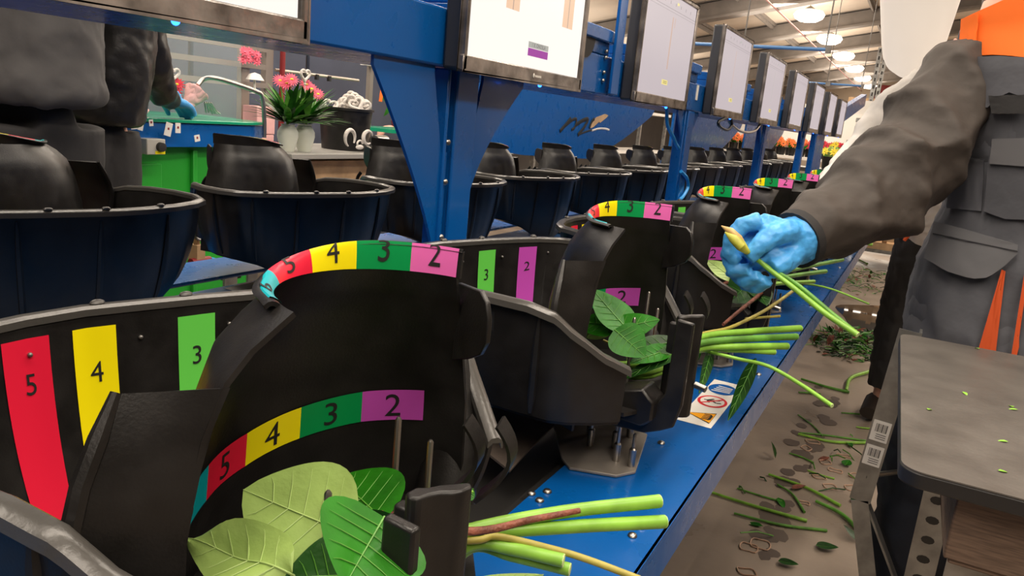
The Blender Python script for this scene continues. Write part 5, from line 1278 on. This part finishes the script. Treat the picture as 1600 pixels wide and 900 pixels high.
    # black pot of rattan hearts
    p = W(538, 232, x=X - .22); p.z = zt; s = W(538, 168, x=X - .22).z - zt
    pot = MB().lathe([(0, 0), (.115, 0), (.135, s), (.142, s), (.142, s - .012), (.13, s - .012), (.112, .01), (0, .01)], p, 32).build('plant_pot', BLK, loc=tuple(p)); tag(pot, 'black bucket heaped with white rattan hearts', 'bucket')
    random.seed(4)
    for k in range(22):
        a = random.uniform(0, 2 * PI); r = random.uniform(0, .13); c = p + Vector((r * math.cos(a), r * math.sin(a) + (.02 if k % 5 else .06), s + .005 + .05 * random.random() * (1 - r / .2)))
        u = Vector((random.uniform(-.6, .6), random.uniform(-.5, .5), random.uniform(.2, 1))).normalized(); sd = u.orthogonal().normalized()
        g = MB(); heart(g, c, .035, u, sd, .008); o = g.build('rattan_heart', RATT, loc=tuple(c)); tag(o, 'white rattan heart in the heap on the black bucket', 'decoration', 'rattan hearts in the black bucket')
    g = MB(); c = W(547, 216, x=X - .05); 
    for cc, q in ((c, .036),): 
        g.tube([cc + Vector((0, q * math.cos(a), q * math.sin(a) * 1.1)) for a in [k * PI / 12 - .6 for k in range(20)]], [.004 + .006 * math.sin(PI * k / 19) for k in range(20)], 8)
    c2 = W(575, 215, x=X - .05); g.tube([c2 + Vector((0, .036 * math.cos(a), .032 * math.sin(a))) for a in [k * PI / 12 + .3 for k in range(20)]], [.004 + .006 * math.sin(PI * k / 19) for k in range(20)], 8)
    c3 = W(562, 230, x=X - .05); g.ball(c3, (.008, .03, .012)); g.tube([c3 + Vector((0, .02 * math.cos(a), .016 + .016 * math.sin(a))) for a in [k * PI / 8 for k in range(14)]], .005, 8)
    tag(g.build('curled_heart', RATT, loc=tuple(c)), 'large white curled heart ornament leaning in front of the black bucket', 'decoration')
    p = W(590, 222, x=X - .05); tag(MB().tube([p + Vector((0, -.03, 0)), p + Vector((0, .06, 0))], .035, 16).build('tape_roll', STEEL, loc=tuple(p)), 'silver roll lying behind the far row at the side table end', 'roll')
bench_things()
def shelving():
    X = -3.05; S = lambda px, py, x=X: W(px, py, x=x)
    t = thing('display_rack', (X, 2.6, 0), 'aluminium display rack with long horizontal rails behind the teal bench', 'rack')
    for (a, b) in (((215, 45), (415, 80)), ((215, 78), (412, 107)), ((215, 108), (420, 140))):
        A, B = S(*a), S(*b); z = (A.z + B.z) / 2; A.z = B.z = z; A.y -= .5; MB().bar(A, B, .03, .025).build('rail', ALU, t)
    for px in (385, 422): A = S(px, 100); MB().box((X - .02, A.y, .95), (.035, .05, 1.9)).build('post', ALU, t)
    A = S(437, 100); MB().tube([(X + .02, A.y, .2), (X + .02, A.y, 1.9)], .014, 8).build('red_pole', REDP, t)
    for (a, b) in (((430, 60), (600, 88)), ((430, 108), (560, 127))):
        A, B = S(*a), S(*b); z = (A.z + B.z) / 2; A.z = B.z = z; r = MB().tube([A, B], .008, 8).build('rail', ALU, t)
        for k in (.3, .45, .6): q = A.lerp(B, k); MB().box(q + Vector((.01, 0, -.01)), (.02, .015, .03)).build('hook', DARK, r)
    A = S(578, 120); MB().box((X, A.y, .95), (.03, .03, 1.6)).build('post', ALU, t); MB().box((X + .02, A.y - .04, S(572, 97).z), (.05, .1, .04)).build('joint', WPAPER, t)
    t2 = thing('partition', (X - .15, 3, 0), 'blue grey partition boards behind the display rack', 'partition')
    for k, (y0, y1) in enumerate(((.6, 3.3), (3.34, 4.3), (4.34, 6.4))): MB().box((X - .95, (y0 + y1) / 2, 1.0), (.03, y1 - y0, 1.9)).build('board', GREYP, t2)
    # shelf goods between the posts
    P = S(400, 150)
    for px, py, m, nm, lab, cat, r in ((398, 125, WPAPER, 'table_lamp', 'small white domed lamp on the rack', 'lamp', .045), (385, 85, PINK, 'pink_flower_box', 'pink flowers on the rack above the small lamp', 'flowers', .04), (405, 165, PAPER, 'pink_ribbon_stack', 'pink paper stack on the rack below the small lamp', 'paper', .03)):
        c = S(px, py, X + .08)
        if nm == 'pink_ribbon_stack':
            g = MB(); zz = c.z
            for k in range(5): g.box((c.x, c.y, .6 + k * (zz - .6) / 4.5), (.1, .12 - .01 * (k % 2), (zz - .6) / 4.6))
            tag(g.build(nm, m, loc=(c.x, c.y, .6), bevel=.004), lab, cat); continue
        if nm == 'table_lamp': o = MB().lathe([(0, r * .8), (r * .6, r * .6), (r, 0), (r * .9, 0), (.006, .0), (.006, -.06), (.03, -.065), (0, -.065)], c, 16).build(nm, m, loc=tuple(c))
        else:
            g = MB(); random.seed(2)
            for k in range(7): petals(g, c + Vector((random.uniform(-.02, .02), random.uniform(-.05, .05), random.uniform(-.03, .03))), 10, r * .7, m, m, (.8, -.3, .4), 2)
            o = g.build(nm, None, loc=tuple(c), fix=False)
        tag(o, lab, cat)
    c = W(612, 158, x=-3.1); g = MB(); petals(g, c, 16, .06, REDF, REDF, (.8, -.3, .3), 3); 
    for k in range(8): leaf(g, c, (.2, math.cos(k), math.sin(k)), (1, 0, 0), .13, .05, nu=5, nv=2, m=LEAF, vein=False)
    tag(g.build('red_flower', None, loc=tuple(c), fix=False), 'red flower with leaves glimpsed left of the nearest blue post', 'flower')
    c = W(597, 140, x=-2.9); tag(MB().tube([c + Vector((0, -.01, -.07)), c + Vector((0, .01, .07))], .01, 8).build('orange_stick', ORNG, loc=tuple(c)), 'thin orange stick beside the black bucket', 'stick')
    c = W(605, 200, x=-2.8); tag(MB().box((c.x, c.y + .1, c.z - .01), (.3, .5, .02)).build('teal_board', GREEND, loc=tuple(c)), 'teal board end behind the silver roll', 'board')
shelving()
def clutter():
    # pipes, hoses and gauge seen low between the first two far bins
    C = lambda px, py, z=.45: W(px, py, z=z)
    t = thing('air_unit', tuple(C(385, 372 + 0, .62)), 'small pressure gauge and valve block between the first two far bins', 'valve')
    c = W(311, 365, x=-1.9); MB().lathe([(0, 0), (.022, 0), (.022, .012), (.019, .012), (.019, .010), (0, .010)], c, 18, axis=Matrix.Rotation(PI / 2, 3, 'Y')).build('gauge', STEELD, t); MB().lathe([(0, .0105), (.018, .0105)], c, 18, axis=Matrix.Rotation(PI / 2, 3, 'Y')).build('gauge_face', WPAPER, t)
    MB().box(c + Vector((-.01, .0, -.06)), (.04, .03, .05)).box(c + Vector((-.01, 0, .0)), (.015, .012, .09)).box(c + Vector((-.01, 0, .04)), (.03, .02, .03)).build('valve_body', WOODL, t)
    MB().tube([c + Vector((0, -.03, -.09)), c + Vector((0, .04, -.09))], .016, 10).build('fitting', REDP, t)
    pp = [W(335, 425, x=-2.0), W(365, 423, x=-2.0), W(400, 420, x=-2.0)]
    tag(MB().tube(pp, .018, 12).build('white_pipe', PIPE, loc=tuple(pp[0])), 'white plastic pipe end low behind the far bins', 'pipe')
    for k, (P, m, l) in enumerate((([(298, 410), (320, 415), (345, 428), (360, 430)], CABB, 'blue air hose lying low between the far bins'), ([(300, 424), (325, 405), (350, 412), (370, 420)], CABB, 'second blue air hose crossing low between the far bins'), ([(295, 432), (325, 428), (350, 436), (375, 432)], CAB, 'black cable lying low between the far bins'))):
        Q = [W(*p, x=-2.0 - .01 * k) for p in P]; tag(MB().tube(catmull(Q, 6), .006, 8).build('air_hose' if k < 2 else 'power_cable', m, loc=tuple(Q[0])), l, 'hose' if k < 2 else 'cable')
    q = W(360, 400, x=-1.85); tag(MB().box((q.x, q.y, q.z - .05), (.01, .05, .22)).box((q.x, q.y + .09, q.z - .05), (.01, .04, .2)).build('slotted_bracket', GALV, loc=tuple(q)), 'slotted steel bracket under the second far bin', 'bracket')
    # brown cardboard piece beside the post
    q = W(615, 362, x=-1.2); q.z = AZ; t = MB().box((q.x, q.y, AZ + .03), (.10, .09, .06)).prism([(q.x + .05, q.y + .04, AZ + .06), (q.x - .05, q.y + .04, AZ + .06), (q.x - .05, q.y + .13, AZ + .045), (q.x + .05, q.y + .13, AZ + .045)], (0, 0, .003))
    tag(t.build('cardboard_scrap', CARD, loc=tuple(q)), 'brown cardboard box with an open flap on the deck behind the nearest hood', 'box')
clutter()
# ------------------------------------------------------------------ far end of the hall
def far_end():
    # flower stand
    t = thing('flower_stand', (-2.2, 15.5, 0), 'long white flower stand at the end of the machine', 'stand')
    for z in (.55, 1.0): MB().box((-2.6, 15.2, z), (3.0, 1.2, .05)).build('shelf', WPAPER, t)
    for x in (-3.9, -2.6, -1.3): MB().box((x, 15.6, .7), (.06, .06, 1.4)).build('post', GALV, t)
    MB().box((-2.6, 15.9, 1.62), (3.0, .05, .75)).build('back_board', WPAPER, t)
    random.seed(8)
    k = 0
    for i in range(34):
        x = -4.0 + i * .085 * 1.0; y = 14.75 + .2 * (i % 2)
        m = ORF if x > -3.3 and x < -1.9 else (REDF if i % 3 else YELF)
        g = MB(); p = Vector((x, y, 1.025)); g.use(BLK).lathe([(0, 0), (.05, 0), (.06, .14), (0, .14)], p, 8)
        for q in range(3): petals(g, p + Vector((random.uniform(-.05, .05), random.uniform(-.05, .05), .22 + random.uniform(-.03, .05))), 10, .07, m, DARK, (.3, -.8, .3), 2)
        for q in range(4): leaf(g, p + Vector((0, 0, .12)), (random.uniform(-1, 1), random.uniform(-1, 0), 1), (0, -1, .3), .14, .05, nu=4, nv=2, m=LEAF, vein=False)
        tag(g.build('potted_gerbera', None, loc=tuple(p), fix=False), 'distant potted gerbera on the white flower stand', 'potted flower', 'potted gerberas on the far stand')
    # racking right of it
    t = thing('storage_rack', (-.7, 13, 0), 'tall galvanised rack with perforated posts at the far end', 'rack')
    for px in (1345, 1398): 
        for y in (12.5, 13.7):
            p = W(px, 240, y=12.5); q = MB().use(GALV).box((p.x, y, 1.35), (.06, .06, 2.7)).use(DARK)
            for z in range(26): q.box((p.x, y - .031, .15 + z * .1), (.022, .002, .05))
            q.build('post', None, t)
    a, b = W(1345, 240, y=12.5).x, W(1398, 240, y=12.5).x
    for z in (W(1370, 190, y=12.5).z, W(1370, 203, y=12.5).z, .5): MB().box(((a + b) / 2 + .3, 12.5, z), (b - a + .9, .05, .06)).box(((a + b) / 2 + .3, 13.7, z), (b - a + .9, .05, .06)).build('beam', GALV, t)
    MB().box(((a + b) / 2 + .3, 12.5, W(1370, 160, y=12.5).z), (b - a + 1.2, .05, .10)).build('wood_beam', WOODL, t)
    p = W(1350, 168, y=12.2); tag(MB().box(p, (.34, .02, .19)).build('blank_sign', WPAPER, loc=tuple(p)), 'white blank board above the end of the blue arm', 'sign')
    random.seed(6)
    for i in range(8):
        px = 1296 + i * 14; p = W(px, 246, y=10.65 + .3 * (i % 2)); p.z = .98; g = MB().use(BLK).lathe([(0, 0), (.07, 0), (.09, .16), (0, .16)], p, 8)
        for q in range(12): leaf(g, p + Vector((0, 0, .12)), (random.uniform(-1, 1), random.uniform(-.6, .6), 1.2), (0, -1, .3), .18, .07, nu=4, nv=2, m=LEAFL if q % 2 else STEMD, vein=False)
        if i in (0, 1, 2):
            for q in range(3): petals(g, p + Vector((random.uniform(-.08, .08), -.05, .22)), 8, .06, YELF, YELF, (0, -1, .4), 2)
        tag(g.build('potted_plant', None, loc=tuple(p), fix=False), 'light green potted plant on the far plant table', 'potted plant', 'light green plants at the far end')
    t = thing('plant_table', (-1.0, 10.8, 0), 'dark plant table beyond the last bins', 'table')
    MB().box((-.85, 10.8, .955), (1.6, .6, .05)).build('tabletop', DARK, t)
    for x in (-1.6, -.1): MB().box((x, 10.8, .465), (.06, .5, .93)).build('leg', DARK, t)
    # red door
    p = W(1405, 130, y=26.45)
    cx, w = p.x + .05, 1.25
    d = MB().box((cx - w / 2, 26.45, 1.55), (.16, .1, 3.1)).box((cx + w / 2 + .6, 26.45, 1.55), (.16, .1, 3.1)).box((cx + .3, 26.45, 3.0), (w + .76, .1, .34))
    struct('trim_30', d, REDP)
    struct('door_1', MB().box((cx + .3, 26.47, 1.42), (w + .45, .05, 2.84)), STEELD)
    g = MB()
    for i in range(3):
        for j in range(3): g.box((cx - .2 + i * .5, 26.44, 1.7 + j * .42), (.38, .02, .32))
    struct('window_1', g, mat('lit_glass', (.6, .55, .45), .3))
    # crates on a trolley
    t = thing('wooden_crate', (-.55, 9.6, .18), 'pale slatted wooden crate on a trolley far up the aisle', 'crate')
    c = W(1372, 352, y=9.5)
    for s in range(4): MB().box((c.x, 9.3, .26 + s * .10), (.62, .02, .075)).build('slat', WOODL, t)
    for x in (-.3, -.1, .1, .3): MB().box((c.x + x, 9.33, .42), (.05, .03, .42)).build('upright', WOODL, t)
    MB().box((c.x, 9.6, .24), (.62, .6, .03)).build('floor', WOODL, t)
    MB().box((c.x, 9.9, .42), (.62, .02, .4)).build('back', WOODL, t)
    t = thing('trolley', (c.x, 9.6, 0), 'low steel trolley on castor wheels carrying the wooden crate', 'trolley')
    MB().box((c.x, 9.6, .205), (.7, .7, .035)).build('deck', GALV, t)
    for x in (-.28, .28):
        for y in (9.35, 9.88):
            w_ = MB().lathe([(0, -.02), (.075, -.02), (.08, 0), (.075, .02), (0, .02)], (c.x + x, y, .08), 16, axis=Matrix.Rotation(PI / 2, 3, 'Y')).build('wheel', RUBB, t)
            MB().box((c.x + x - .03, y, .13), (.004, .05, .13)).box((c.x + x + .03, y, .13), (.004, .05, .13)).build('fork', GALV, t)
    # blue bars over the machine
    for (a, b, y, l) in (((1080, 66), (1294, 80), 5.2, 'blue overhead bar above the third screen'), ((1256, 129), (1348, 134), 9.5, 'blue overhead bar above the last screens')):
        A, B = W(*a, y=y), W(*b, y=y); A.z = B.z = (A.z + B.z) / 2
        t = thing('overhead_bar', tuple(A.lerp(B, .5)), l, 'bar', 'blue overhead bars')
        MB().tube([A, B], .011, 8).build('tube', PALEB, t)
        MB().box(A.lerp(B, .42), (.05, .05, .05)).box(B, (.03, .04, .04)).build('clamp', STEELD, t)
        top = 3.55 + .2 * B.x
        for k in (.4, .98):
            q = A.lerp(B, k); MB().tube([q, (q.x, q.y, 3.6 + .2 * q.x)], .005, 6).build('hanger', STEELD, t)
    # distant shelving behind the machine, upper middle
    t = thing('storage_shelf', (-4.2, 9, 0), 'pale shelving with pipes beyond the machine, between the screens', 'shelf')
    for z in (.9, 1.5, 2.1): MB().box((-4.2, 9.5, z), (.6, 7, .04)).build('shelf_board', WPAPER, t)
    for y in (6.2, 8, 9.8, 11.6, 12.9): MB().box((-3.95, y, 1.1), (.05, .05, 2.2)).build('post', GALV, t)
far_end()
for o in bpy.data.objects:
    if '_o' in o: del o['_o']
